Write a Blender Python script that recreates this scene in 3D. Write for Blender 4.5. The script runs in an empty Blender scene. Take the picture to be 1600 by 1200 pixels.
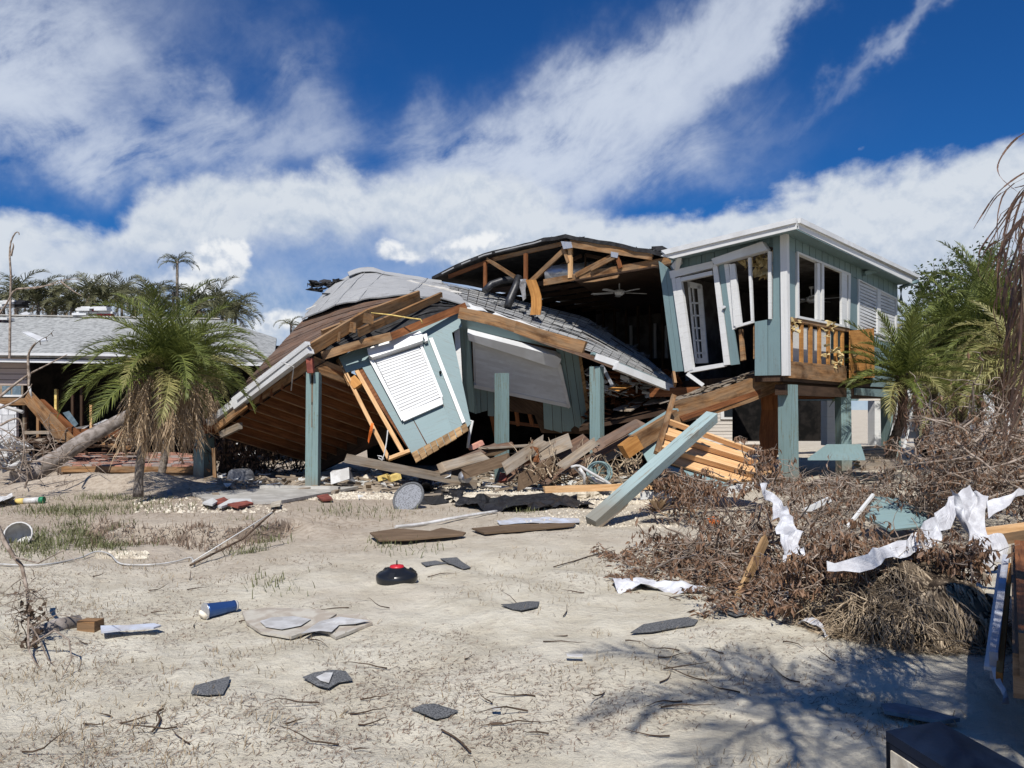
import bpy, math, random
import numpy as np
from mathutils import Vector, Matrix, Euler, Quaternion, noise as mnoise
R = math.radians
random.seed(7)
scene = bpy.context.scene
col = scene.collection

# ---------------------------------------------------------------- camera
CAM = Vector((0.0, 0.0, 1.6)); FOC = 1200.0; PITCH = math.atan(40/1200.0)
cd = bpy.data.cameras.new('camera'); cam = bpy.data.objects.new('camera', cd); col.objects.link(cam)
cam.location = CAM; cam.rotation_euler = (R(90)+PITCH, 0, 0)
cd.sensor_width = 36.0; cd.lens = FOC/1600*36.0; cd.clip_start = 0.05; cd.clip_end = 9000
scene.camera = cam
scene.render.resolution_x = 1024; scene.render.resolution_y = 768

# ---------------------------------------------------------------- world
SUN_EL = R(50); SUN_AZ = math.atan2(-0.07, -1.0)      # horizontal direction towards the sun (x, y)
sunv = Vector((math.sin(SUN_AZ)*math.cos(SUN_EL), math.cos(SUN_AZ)*math.cos(SUN_EL), math.sin(SUN_EL)))
def azel(px, py):
    c, s = math.cos(PITCH), math.sin(PITCH)
    u, v = (px-800)/FOC, (600-py)/FOC
    d = Vector((u, c - v*s, s + v*c)).normalized()
    return math.atan2(d.x, d.y), math.asin(d.z)
W = bpy.data.worlds.new('World'); scene.world = W; W.use_nodes = True
nt = W.node_tree; nt.nodes.clear()
class NG:
    def __init__(s, nt): s.nt = nt
    def n(s, t, **k):
        n = s.nt.nodes.new(t)
        for a, b in k.items(): setattr(n, a, b)
        return n
    def l(s, a, b): s.nt.links.new(a, b)
    def put(s, sock, v):
        if isinstance(v, bpy.types.NodeSocket): s.l(v, sock)
        else: sock.default_value = v
    def m(s, op, a, b=0.0, c=None, clamp=False):
        n = s.n('ShaderNodeMath', operation=op, use_clamp=clamp)
        s.put(n.inputs[0], a); s.put(n.inputs[1], b)
        if c is not None: s.put(n.inputs[2], c)
        return n.outputs[0]
    def comb(s, x, y, z):
        n = s.n('ShaderNodeCombineXYZ'); s.put(n.inputs[0], x); s.put(n.inputs[1], y); s.put(n.inputs[2], z); return n.outputs[0]
    def noise(s, vec, scale, detail=6, rough=.55, dist=0.0):
        n = s.n('ShaderNodeTexNoise'); s.l(vec, n.inputs['Vector']); n.inputs['Scale'].default_value = scale
        n.inputs['Detail'].default_value = detail; n.inputs['Roughness'].default_value = rough
        n.inputs['Distortion'].default_value = dist; return n.outputs['Fac']
    def sstep(s, v, a, b, lo=0.0, hi=1.0):
        n = s.n('ShaderNodeMapRange', interpolation_type='SMOOTHSTEP'); s.put(n.inputs['Value'], v)
        n.inputs['From Min'].default_value = a; n.inputs['From Max'].default_value = b
        n.inputs['To Min'].default_value = lo; n.inputs['To Max'].default_value = hi; return n.outputs[0]
    def mix(s, f, a, b, mode='MIX'):
        n = s.n('ShaderNodeMix', data_type='RGBA', blend_type=mode); s.put(n.inputs[0], f)
        s.put(n.inputs[6], a if isinstance(a, bpy.types.NodeSocket) else (*a, 1)); s.put(n.inputs[7], b if isinstance(b, bpy.types.NodeSocket) else (*b, 1))
        return n.outputs[2]
    def curve(s, v, pts, lo, hi):
        n = s.n('ShaderNodeFloatCurve'); s.put(n.inputs['Value'], s.sub01(v, lo, hi)); cu = n.mapping.curves[0]
        while len(cu.points) > 2: cu.points.remove(cu.points[0])
        pts = [((x-lo)/(hi-lo), y) for x, y in pts]
        cu.points[0].location = pts[0]; cu.points[-1].location = pts[-1]
        for p in pts[1:-1]: cu.points.new(*p)
        n.mapping.update(); return n.outputs[0]
    def sub01(s, v, lo, hi):
        n = s.n('ShaderNodeMapRange'); s.put(n.inputs[0], v); n.inputs[1].default_value = lo; n.inputs[2].default_value = hi; return n.outputs[0]
g = NG(nt)
sky = g.n('ShaderNodeTexSky', sky_type='NISHITA'); sky.sun_disc = False
sky.sun_elevation = SUN_EL; sky.sun_rotation = SUN_AZ
sky.air_density = 1.0; sky.dust_density = 0.25; sky.ozone_density = 2.5; sky.altitude = 50
tc = g.n('ShaderNodeTexCoord'); sep = g.n('ShaderNodeSeparateXYZ'); g.l(tc.outputs['Generated'], sep.inputs[0])
X, Y, Z = sep.outputs
AZ = g.m('ARCTAN2', X, Y); EL = g.m('ARCSINE', Z)
P = g.comb(AZ, g.m('MULTIPLY', EL, 1.25), g.m('MULTIPLY', g.m('COSINE', AZ), .3))
skyc = g.mix(1.0, sky.outputs[0], (0.14, 0.56, 1.12), 'MULTIPLY')
wx = g.m('MULTIPLY', g.m('SUBTRACT', g.noise(P, 4.2, 6, .6), .5), .30); wy = g.m('MULTIPLY', g.m('SUBTRACT', g.noise(g.comb(EL, AZ, 5.1), 4.6, 6, .6), .5), .24)
AZw = g.m('ADD', AZ, wx); ELw = g.m('ADD', EL, wy)
def blob(px, py, rx, ry, ang, amp):
    a, e = azel(px, py); ca, sa = math.cos(R(ang)), math.sin(R(ang))
    dx = g.m('SUBTRACT', AZw, a); dy = g.m('SUBTRACT', ELw, e)
    u = g.m('DIVIDE', g.m('ADD', g.m('MULTIPLY', dx, ca), g.m('MULTIPLY', dy, sa)), rx/FOC)
    v = g.m('DIVIDE', g.m('SUBTRACT', g.m('MULTIPLY', dy, ca), g.m('MULTIPLY', dx, sa)), ry/FOC)
    r2 = g.m('ADD', g.m('MULTIPLY', u, u), g.m('MULTIPLY', v, v))
    return g.m('MULTIPLY', g.m('EXPONENT', g.m('MULTIPLY', r2, -1.0)), amp)
def total(bl):
    t = None
    for b in bl:
        o = blob(*b); t = o if t is None else g.m('ADD', t, o)
    return t
# thin high cloud, drawn out along a slanting wind
ca, sa = math.cos(R(33)), math.sin(R(33))
SU = g.m('ADD', g.m('MULTIPLY', AZ, ca), g.m('MULTIPLY', EL, sa)); SV = g.m('SUBTRACT', g.m('MULTIPLY', EL, ca), g.m('MULTIPLY', AZ, sa))
w1 = g.noise(P, 3.0, 3, .5); w1c = g.m('MULTIPLY', g.m('SUBTRACT', w1, .5), .3)
streak = g.noise(g.comb(g.m('ADD', g.m('MULTIPLY', SU, 4.5), w1c), g.m('ADD', g.m('MULTIPLY', SV, 11.0), g.m('MULTIPLY', w1c, 5.0)), 3.7), 1.0, 9, .62, .25)
soft = g.noise(P, 6.5, 8, .6, .4)
cir = total([(-30,30,200,95,20,.95),(30,150,140,70,-5,.9),(60,235,240,36,4,.45),(330,215,230,30,10,.50),(470,110,62,80,60,.40),(270,140,90,22,-35,.30),
             (850,225,210,58,32,1.0),(1020,125,200,38,36,.95),(1200,25,150,24,40,.80),(690,195,46,60,80,.40),(800,290,260,50,5,.65),(1420,22,170,14,33,.40),(980,250,120,60,33,.5)])
streak2 = g.noise(g.comb(g.m('ADD', g.m('MULTIPLY', SU, 9.0), w1c), g.m('ADD', g.m('MULTIPLY', SV, 17.0), g.m('MULTIPLY', w1c, 9.0)), 1.7), 1.0, 8, .65, .5)
fib = g.m('ADD', g.m('MULTIPLY', streak, .55), g.m('ADD', g.m('MULTIPLY', streak2, .25), g.m('MULTIPLY', soft, .3)))
cird = g.m('MULTIPLY', g.m('POWER', cir, 1.25), g.sstep(fib, .38, .72, .0, 3.2))
cirA = g.m('MULTIPLY', g.m('SUBTRACT', 1.0, g.m('EXPONENT', g.m('MULTIPLY', cird, -1.0))), .9)
behind = g.sstep(Y, .45, -.15)                        # unseen high cloud kept thin so the sky fills shadows less
far = g.m('MULTIPLY', behind, g.sstep(streak, .52, .80, 0, .18))
cirA = g.m('MAXIMUM', cirA, far)
# the banked cloud: a billowed top edge over the azimuth
def edge(pts, n):
    L = [(azel(x, y)[0], azel(x, y)[1]) for x, y in pts]
    return g.curve(AZ, [(-3.15, .12)]+[(-1.2, .2)]+L+[(1.2, .2), (3.15, .12)], -3.15, 3.15)
top = edge([(-200,300),(0,330),(110,345),(185,330),(215,282),(260,268),(340,278),(430,262),(520,248),(620,255),(700,262),(800,270),(900,300),(980,330),(1060,322),(1200,300),(1340,262),(1470,238),(1600,205),(1800,200)], 0)
bil = g.noise(P, 9.0, 12, .58, .15); bil2 = g.noise(P, 26.0, 6, .5)
bn = g.m('ADD', g.m('MULTIPLY', g.m('SUBTRACT', bil, .5), .13), g.m('MULTIPLY', g.m('SUBTRACT', bil2, .5), .02))
dist_e = g.m('ADD', g.m('SUBTRACT', top, EL), bn)
bankA = g.sstep(dist_e, -.004, .030)
thin = total([(560,420,190,48,0,.95),(130,410,130,34,0,.35),(700,330,60,50,0,.2),(920,330,60,40,30,.45),(330,440,120,30,0,.5),(560,500,220,60,0,.9),(1050,320,30,25,0,.8),(1500,330,240,90,20,.1),(420,315,30,30,0,.35)])
thinN = g.m('MULTIPLY', thin, g.m('ADD', .55, g.m('MULTIPLY', soft, .9)))
bankA = g.m('MULTIPLY', bankA, g.sstep(thinN, .15, 1.15, 1.0, .38))
bankA = g.m('MULTIPLY', bankA, g.sstep(g.m('ADD', EL, g.m('MULTIPLY', soft, .12)), .03, .20, .72, .97))
shade = g.sstep(dist_e, .0, .19)
rel = g.m('SUBTRACT', g.noise(g.comb(AZ, g.m('ADD', EL, .010), 2.3), 14, 10, .6, .2), g.noise(g.comb(AZ, EL, 2.3), 14, 10, .6, .2))
dn = g.sstep(g.noise(P, 5.0, 9, .6, .3), .34, .66)
bankC = g.mix(g.m('ADD', g.m('MULTIPLY', shade, g.m('ADD', .35, g.m('MULTIPLY', dn, .5))), g.m('MULTIPLY', rel, 2.8), clamp=True), (9.6,10.3,11.2), (4.7,6.1,8.4))
# bright fair weather puffs low over the roofs
AZw = g.m('ADD', AZ, g.m('MULTIPLY', wx, .22)); ELw = g.m('ADD', EL, g.m('MULTIPLY', wy, .22))
puff = total([(348,405,34,34,30,1.2),(325,450,48,40,0,1.15),(370,388,26,20,0,1.1),(775,388,42,26,0,1.15),(735,396,34,22,0,1.1),(650,402,60,18,0,.95),(610,395,22,15,0,.7),(445,500,34,14,0,1.05),(400,520,60,16,0,.9)])
pn = g.m('ADD', g.m('ADD', g.m('MULTIPLY', g.m('SUBTRACT', g.noise(P, 22, 3, .5, .1), .5), 1.5), g.m('MULTIPLY', g.m('SUBTRACT', g.noise(P, 70, 7, .55), .5), .7)), puff)
puffA = g.sstep(pn, .40, .95, 0, .92)
pshade = g.sstep(g.m('ADD', g.m('MULTIPLY', g.m('SUBTRACT', g.noise(g.comb(AZ, g.m('ADD', EL, .012), 1.3), 30, 7, .55, .2), g.noise(g.comb(AZ, EL, 1.3), 30, 7, .55, .2)), 3.0), .35), 0, .9)
puffC = g.mix(pshade, (12.6,12.8,13.0), (7.2,8.2,9.8))
c1 = g.mix(cirA, skyc, (9.2,10.1,11.6))
c2 = g.mix(bankA, c1, bankC)
c3 = g.mix(puffA, c2, puffC)
bg = g.n('ShaderNodeBackground'); g.l(c3, bg.inputs[0]); bg.inputs[1].default_value = 0.066
wo = g.n('ShaderNodeOutputWorld'); g.l(bg.outputs[0], wo.inputs[0])
W.cycles.sampling_method = 'MANUAL'; W.cycles.sample_map_resolution = 512

sd = bpy.data.lights.new('sun', 'SUN'); sd.energy = 5.0; sd.angle = R(.53); sd.color = (1.0, .955, .89)
so = bpy.data.objects.new('sun', sd); col.objects.link(so); so.rotation_euler = sunv.to_track_quat('Z', 'Y').to_euler(); so.location = sunv*50
scene.view_settings.view_transform = 'Standard'; scene.view_settings.look = 'None'
scene.view_settings.exposure = 0.12; scene.view_settings.gamma = 1.0; scene.view_settings.use_curve_mapping = False
scene.render.engine = 'CYCLES'
scene.cycles.max_bounces = 6; scene.cycles.diffuse_bounces = 3; scene.cycles.glossy_bounces = 2; scene.cycles.transparent_max_bounces = 8

# ---------------------------------------------------------------- placing helpers
cP, sP = math.cos(PITCH), math.sin(PITCH)
def ray(px, py):
    u, v = (px-800)/FOC, (600-py)/FOC
    return Vector((u, cP - v*sP, sP + v*cP))
def at(px, py, D):
    d = ray(px, py); return CAM + d*(D/d.y)
# terrain height
def _h(ix, iy): 
    n = (ix*374761393 + iy*668265263) & 0x7fffffff
    n = ((n ^ (n >> 13))*1274126177) & 0x7fffffff
    return ((n ^ (n >> 16)) & 0xffff)/65535.0
def vnoise(x, y):
    x = np.asarray(x, float); y = np.asarray(y, float)
    ix = np.floor(x).astype(np.int64); iy = np.floor(y).astype(np.int64); fx = x-ix; fy = y-iy
    fx = fx*fx*(3-2*fx); fy = fy*fy*(3-2*fy)
    a, b, c, d = _h(ix,iy), _h(ix+1,iy), _h(ix,iy+1), _h(ix+1,iy+1)
    return (a*(1-fx)+b*fx)*(1-fy) + (c*(1-fx)+d*fx)*fy
def gau(x, y, cx, cy, rx, ry): return np.exp(-((x-cx)/rx)**2 - ((y-cy)/ry)**2)
def H(x, y):
    x = np.asarray(x, float); y = np.asarray(y, float)
    near = np.exp(-(np.hypot(x, y)/45.0)**2)
    h = (vnoise(x*.35+9, y*.35+4)-.5)*.12 + (vnoise(x*1.3, y*1.3+40)-.5)*.05 + (vnoise(x*4+7, y*4)-.5)*.022 + (vnoise(x*10, y*10+3)-.5)*.014 + (vnoise(x*23, y*23+3)-.5)*.007
    h = h + .018*np.sin((y*1.1+x*.5+np.sin(x*.7)*1.2)*5.2)*np.clip(vnoise(x*.8+3, y*.8)*2-.8, 0, 1)
    h = h*near
    # washed-out scarp left of the middle ground
    ed = 9.75 + .35*np.sin(x*1.9) + .25*np.sin(x*4.3+1) + (vnoise(x*3, y*2)-.5)*.5
    msk = np.clip((x+6.2)/.9, 0, 1)*np.clip((-2.3-x)/.8, 0, 1)
    st = np.clip((y-ed)/.3, 0, 1)*.13 - np.exp(-((y-ed+.25)/.35)**2)*.05
    h = h + msk*(st*np.clip((14.5-y)/2.5, 0, 1))
    h = h + .28*gau(x, y, -8.6, 15.6, 1.4, .7) + .2*gau(x, y, -7.0, 15.2, 1.0, .5) + (vnoise(x*2.1, y*2.1)-.5)*.16*gau(x, y, -7.5, 15.0, 3, 1.2)
    h = h + .12*gau(x, y, -9.5, 12, 2.5, 1.2) + .05*gau(x, y, .6, 14.2, 3, .9)
    return h
def hz(x, y): return float(H(x, y))
def G(px, py, up=0.0):
    """point of the ground seen at a place of the photograph"""
    d = ray(px, py); z = 0.0
    for i in range(3):
        t = (z+up-CAM.z)/d.z; p = CAM + d*t; z = hz(p.x, p.y)
    return p

# ---------------------------------------------------------------- mesh builder
def wv(p, wob):
    if not wob: return p
    return p + Vector((mnoise.noise(p*5+Vector((3,1,7))), mnoise.noise(p*5+Vector((9,4,2))), mnoise.noise(p*4)*1.3))*wob*1.8 + Vector((0,0,mnoise.noise(p*14)*wob*.7))
class MB:
    def __init__(s): s.v = []; s.f = []; s.uv = []; s.sm = []
    def add(s, vs, fs, uvs=None, smooth=False):
        o = len(s.v); s.v += [tuple(v) for v in vs]
        for k, f in enumerate(fs):
            s.f.append([i+o for i in f]); s.sm.append(smooth)
            s.uv.append(uvs[k] if uvs else [(vs[i][0]*1.0+vs[i][1]*.6, vs[i][2]) for i in f])
        return s
    def hexa(s, b, t, L=None, W_=None, uvo=None):
        """eight corner block: b and t are 4 points each; u runs along b0-b1"""
        vs = list(b)+list(t)
        fs = [[3,2,1,0],[4,5,6,7],[0,1,5,4],[1,2,6,5],[2,3,7,6],[3,0,4,7]]
        uo, vo = uvo or (random.random()*7, random.random()*7)
        l = (Vector(b[1])-Vector(b[0])).length; w = (Vector(b[3])-Vector(b[0])).length; h = (Vector(t[0])-Vector(b[0])).length
        q = lambda a, c, y=0: [(uo+x*a, vo+y+z*c) for x, z in ((0,0),(1,0),(1,1),(0,1))]
        uvs = [[(uo, vo+w),(uo+l, vo+w),(uo+l, vo),(uo, vo)], q(l, w), q(l, h, 3), [(uo+x*h*.3, vo+z*w) for x, z in ((0,0),(0,1),(1,1),(1,0))],
               [(uo+l, vo+5),(uo, vo+5),(uo, vo+5+h),(uo+l, vo+5+h)], [(uo+x*h*.3, vo+z*w) for x, z in ((0,1),(0,0),(1,0),(1,1))]]
        return s.add(vs, fs, uvs)
    def beam(s, p0, p1, w, h, up=(0,0,1), roll=0.0, seg=1, bow=0.0, jag=0.0):
        p0 = Vector(p0); p1 = Vector(p1); d = (p1-p0); L = d.length; d.normalize(); up = Vector(up)
        sx = d.cross(up)
        if sx.length < 1e-3: sx = d.cross(Vector((0,1,0)))
        sx.normalize(); uz = sx.cross(d).normalized()
        if roll:
            q = Quaternion(d, roll); sx = q @ sx; uz = q @ uz
        uo, vo = random.random()*9, random.random()*9
        ring = []
        for i in range(seg+1):
            t = i/seg; c = p0.lerp(p1, t) + uz*bow*math.sin(math.pi*t)
            e = (i == 0 or i == seg)
            ring.append([c + sx*w/2*a + uz*h/2*b + (d*random.uniform(-jag, jag) if e else Vector()) for a, b in ((-1,-1),(1,-1),(1,1),(-1,1))])
        vs = [v for r_ in ring for v in r_]; fs = []; uvs = []
        per = [0, w, w+h, 2*w+h, 2*w+2*h]
        for i in range(seg):
            for k in range(4):
                a, b = i*4+k, i*4+(k+1) % 4
                fs.append([a, b, b+4, a+4]); u0, u1 = uo+L*i/seg, uo+L*(i+1)/seg
                uvs.append([(u0, vo+per[k]),(u0, vo+per[k+1]),(u1, vo+per[k+1]),(u1, vo+per[k])])
        fs += [[3,2,1,0],[seg*4, seg*4+1, seg*4+2, seg*4+3]]
        uvs += [[(uo, vo),(uo+.05, vo),(uo+.05, vo+h),(uo, vo+h)]]*2
        return s.add(vs, fs, uvs)
    def prism(s, pts, n, t, udir=None, uvo=None):
        """polygon with thickness t away from n"""
        pts = [Vector(p) for p in pts]; n = Vector(n).normalized()
        nn = Vector()
        for i in range(len(pts)):
            a, b = pts[i], pts[(i+1) % len(pts)]; nn += a.cross(b)
        if nn.dot(n) < 0: pts.reverse()
        u = Vector(udir) if udir else (pts[1]-pts[0]); u = (u - n*u.dot(n)).normalized(); v = n.cross(u)
        uo, vo = uvo or (random.random()*9, random.random()*9)
        k = len(pts); back = [p - n*t for p in pts]
        uvp = lambda p: (uo + p.dot(u), vo + p.dot(v))
        fs = [list(range(k)), list(range(2*k-1, k-1, -1))]; uvs = [[uvp(p) for p in pts], [uvp(back[i-k]) for i in range(2*k-1, k-1, -1)]]
        for i in range(k):
            j = (i+1) % k; fs.append([i, k+i, k+j, j]); l = (pts[j]-pts[i])
            if abs(l.normalized().dot(u)) > .6: uvs.append([uvp(pts[i]), (uvp(pts[i])[0], uvp(pts[i])[1]+t), (uvp(pts[j])[0], uvp(pts[i])[1]+t), (uvp(pts[j])[0], uvp(pts[i])[1])])
            else: uvs.append([(uvp(pts[i])[0], uvp(pts[i])[1]), (uvp(pts[i])[0]+t, uvp(pts[i])[1]), (uvp(pts[i])[0]+t, uvp(pts[j])[1]), (uvp(pts[i])[0], uvp(pts[j])[1])])
        return s.add(pts+back, fs, uvs)
    def tube(s, pts, rad, n=6, cap=True, smooth=True):
        pts = [Vector(p) for p in pts]; m = len(pts)
        if not hasattr(rad, '__len__'): rad = [rad]*m
        ref = Vector((0,0,1)) if abs((pts[-1]-pts[0]).normalized().z) < .9 else Vector((1,0,0))
        vs = []; L = 0; Ls = []
        for i in range(m):
            d = (pts[min(i+1, m-1)]-pts[max(i-1, 0)]).normalized(); a = d.cross(ref)
            if a.length < 1e-4: a = Vector((1,0,0))
            a.normalize(); b = d.cross(a)
            if i: L += (pts[i]-pts[i-1]).length
            Ls.append(L)
            for k in range(n):
                t = 2*math.pi*k/n; vs.append(pts[i] + (a*math.cos(t) + b*math.sin(t))*rad[i])
        fs = []; uvs = []
        for i in range(m-1):
            for k in range(n):
                k2 = (k+1) % n; fs.append([i*n+k, (i+1)*n+k, (i+1)*n+k2, i*n+k2])
                uvs.append([(Ls[i], k/n*.5),(Ls[i+1], k/n*.5),(Ls[i+1], (k+1)/n*.5),(Ls[i], (k+1)/n*.5)])
        s.add(vs, fs, uvs, smooth)
        if cap:
            o = len(s.v) - len(vs)
            for f in (list(range(n)), list(range((m-1)*n+n-1, (m-1)*n-1, -1))):
                s.f.append([i+o for i in f]); s.sm.append(False); s.uv.append([(0,0)]*n)
        return s
    def loft(s, A, B, nu, nv, t=.04, wob=0.0, side=1):
        """skin between two polylines, nu along them, nv from A to B, with thickness"""
        def res(P, n):
            P = [Vector(p) for p in P]; d = [0]
            for i in range(1, len(P)): d.append(d[-1]+(P[i]-P[i-1]).length)
            o = []
            for k in range(n+1):
                x = d[-1]*k/n; i = 1
                while i < len(P)-1 and d[i] < x: i += 1
                o.append(P[i-1].lerp(P[i], (x-d[i-1])/max(1e-6, d[i]-d[i-1])))
            return o
        a = res(A, nu); b = res(B, nu); grid = []
        for i in range(nu+1):
            grid.append([wv(a[i].lerp(b[i], j/nv), wob) for j in range(nv+1)])
        nrm = (grid[-1][0]-grid[0][0]).cross(grid[0][-1]-grid[0][0]).normalized()*side
        vs = [p for r_ in grid for p in r_]; N = len(vs); vs += [p - nrm*t for p in vs]; w = nv+1
        fs = []; uvs = []; lu = (grid[-1][0]-grid[0][0]).length/nu; lv = (grid[0][-1]-grid[0][0]).length/nv
        for i in range(nu):
            for j in range(nv):
                f = [i*w+j, (i+1)*w+j, (i+1)*w+j+1, i*w+j+1]; uv = [(i*lu, j*lv),((i+1)*lu, j*lv),((i+1)*lu, (j+1)*lv),(i*lu, (j+1)*lv)]
                fs.append(f if side > 0 else f[::-1]); uvs.append(uv if side > 0 else uv[::-1])
                g2 = [k+N for k in f[::-1]]; fs.append(g2 if side > 0 else g2[::-1]); uvs.append(uv[::-1] if side > 0 else uv)
        edge = [(i*w, (i+1)*w) for i in range(nu)] + [(nu*w+j, nu*w+j+1) for j in range(nv)] + [((i+1)*w+nv, i*w+nv) for i in range(nu)] + [(j+1, j) for j in range(nv)]
        for x, y in edge: fs.append([x, x+N, y+N, y]); uvs.append([(0,0),(0,t),(lu,t),(lu,0)])
        s.add(vs, fs, uvs); s.grid = grid; s.nrm = nrm
        return s

def meshobj(name, mb, mat, origin=Vector()):
    me = bpy.data.meshes.new(name)
    ox, oy, oz = origin
    me.from_pydata([(a-ox, b-oy, c-oz) for a, b, c in mb.v], [], mb.f)
    uvl = me.uv_layers.new(name='UVMap'); flat = []
    for u in mb.uv:
        for a in u: flat += [a[0], a[1]]
    uvl.data.foreach_set('uv', flat)
    me.polygons.foreach_set('use_smooth', mb.sm)
    if mat: me.materials.append(mat)
    me.update()
    o = bpy.data.objects.new(name, me); col.objects.link(o); return o
def tag(o, label=None, cat=None, group=None, kind=None):
    if label: o['label'] = label
    if cat: o['category'] = cat
    if group: o['group'] = group
    if kind: o['kind'] = kind
    return o
def thing(name, label, cat, loc, group=None):
    o = bpy.data.objects.new(name, None); o.empty_display_size = .1; col.objects.link(o); o.location = Vector(loc)
    o['org'] = list(o.location); del o['org']
    ORG[o.name] = Vector(loc); return tag(o, label, cat, group)
ORG = {}
def part(name, mb, mat, parent, label=None, kind=None):
    org = ORG[parent.name]
    o = meshobj(name, mb, mat, org); o.parent = parent; ORG[o.name] = org
    return tag(o, label, None, None, kind)
def solo(name, mb, mat, label, cat, group=None, kind=None):
    """a thing that is one mesh; its origin sits at its base"""
    v = np.array(mb.v); org = Vector((float(v[:,0].mean()), float(v[:,1].mean()), float(v[:,2].min())))
    o = meshobj(name, mb, mat, org); o.location = org; ORG[o.name] = org; return tag(o, label, cat, group, kind)
def struct(name, mb, mat): 
    o = meshobj(name, mb, mat); return tag(o, None, None, None, 'structure')

class Plane:
    def __init__(s, a, b, c):
        s.o = Vector(a); s.n = (Vector(b)-s.o).cross(Vector(c)-s.o).normalized()
        if s.n.dot(CAM-s.o) < 0: s.n.negate()
    def p(s, px, py, off=0.0):
        d = ray(px, py); t = (s.o - CAM).dot(s.n)/d.dot(s.n); return CAM + d*t + s.n*off
def on(mb, pl, pts, t, off=0.0, udir=None):
    """a slab cut to an outline on a tilted plane; off lifts it off the plane"""
    return mb.prism([pl.p(x, y, off) for x, y in pts], pl.n, t, udir)
def strips(pl, TL, TR, BR, BL, n, t, off=0.0, gap=.012, rag=0.0, skip=()):
    """boards side by side from the left edge to the right edge of an outline"""
    a, b, c, d = [pl.p(*q, off) for q in (TL, TR, BR, BL)]; out = []
    w = (b-a).length
    for i in range(n):
        if i in skip: continue
        t0 = i/n + gap/2/w; t1 = (i+1)/n - gap/2/w
        r0, r1 = random.uniform(0, rag), random.uniform(0, rag)
        pts = [a.lerp(b, t0), a.lerp(b, t1), c.lerp(b, r1).lerp(d.lerp(a, r1), 1-t1), c.lerp(b, r0).lerp(d.lerp(a, r0), 1-t0)]
        out.append(MB().prism(pts, pl.n, t, udir=(d-a)))
    return out
# ---------------------------------------------------------------- materials
def mat(name, build, rough=.8, spec=.3, metal=0.0):
    m = bpy.data.materials.new(name); m.use_nodes = True; t = m.node_tree; g = NG(t)
    bs = t.nodes['Principled BSDF']; bs.inputs['Roughness'].default_value = rough
    bs.inputs['Specular IOR Level'].default_value = spec; bs.inputs['Metallic'].default_value = metal
    build(g, bs); return m
def uvvec(g, sx=1, sy=1, rnd=True, obj=False):
    c = g.n('ShaderNodeTexCoord'); mp = g.n('ShaderNodeMapping'); g.l(c.outputs['Object' if obj else 'UV'], mp.inputs[0])
    mp.inputs['Scale'].default_value = (sx, sy, 1 if not obj else sy)
    if rnd:
        oi = g.n('ShaderNodeObjectInfo'); v = g.comb(g.m('MULTIPLY', oi.outputs['Random'], 37.0), g.m('MULTIPLY', oi.outputs['Random'], 91.0), 0); g.l(v, mp.inputs['Location'])
    return mp.outputs[0]
def rnd(g): return g.n('ShaderNodeObjectInfo').outputs['Random']
def bump(g, bs, h, s=.3, d=.01):
    b = g.n('ShaderNodeBump'); g.put(b.inputs['Height'], h); b.inputs['Strength'].default_value = s; b.inputs['Distance'].default_value = d; g.l(b.outputs[0], bs.inputs['Normal'])
def wood(name, dark, light, grey=None, greyamt=0.0, var=.35, rough=.75, stain=.5):
    def b(g, bs):
        v = uvvec(g, .9, 14); n = g.noise(v, 1.6, 7, .65, .6)
        v2 = uvvec(g, 3, 60); fine = g.noise(v2, 1.5, 4, .6)
        v3 = uvvec(g, 1.2, 2.2); blot = g.noise(v3, 1.4, 5, .6, .3)
        f = g.sstep(g.m('ADD', g.m('MULTIPLY', n, .7), g.m('MULTIPLY', fine, .3)), .34, .64)
        c = g.mix(f, dark, light)
        c = g.mix(g.m('MULTIPLY', g.sstep(blot, .42, .68), stain), c, tuple(x*.42 for x in dark))
        if grey: c = g.mix(g.m('MULTIPLY', g.sstep(g.noise(uvvec(g, .8, 3), 2.2, 6, .6), .38, .6), greyamt), c, grey)
        r_ = g.m('ADD', 1-var/2, g.m('MULTIPLY', rnd(g), var)); c = g.mix(1.0, c, g.comb(r_, r_, r_), 'MULTIPLY')
        g.l(c, bs.inputs['Base Color']); bump(g, bs, g.m('ADD', n, g.m('MULTIPLY', fine, .4)), .5, .008)
    return mat(name, b, rough, .2)
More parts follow.
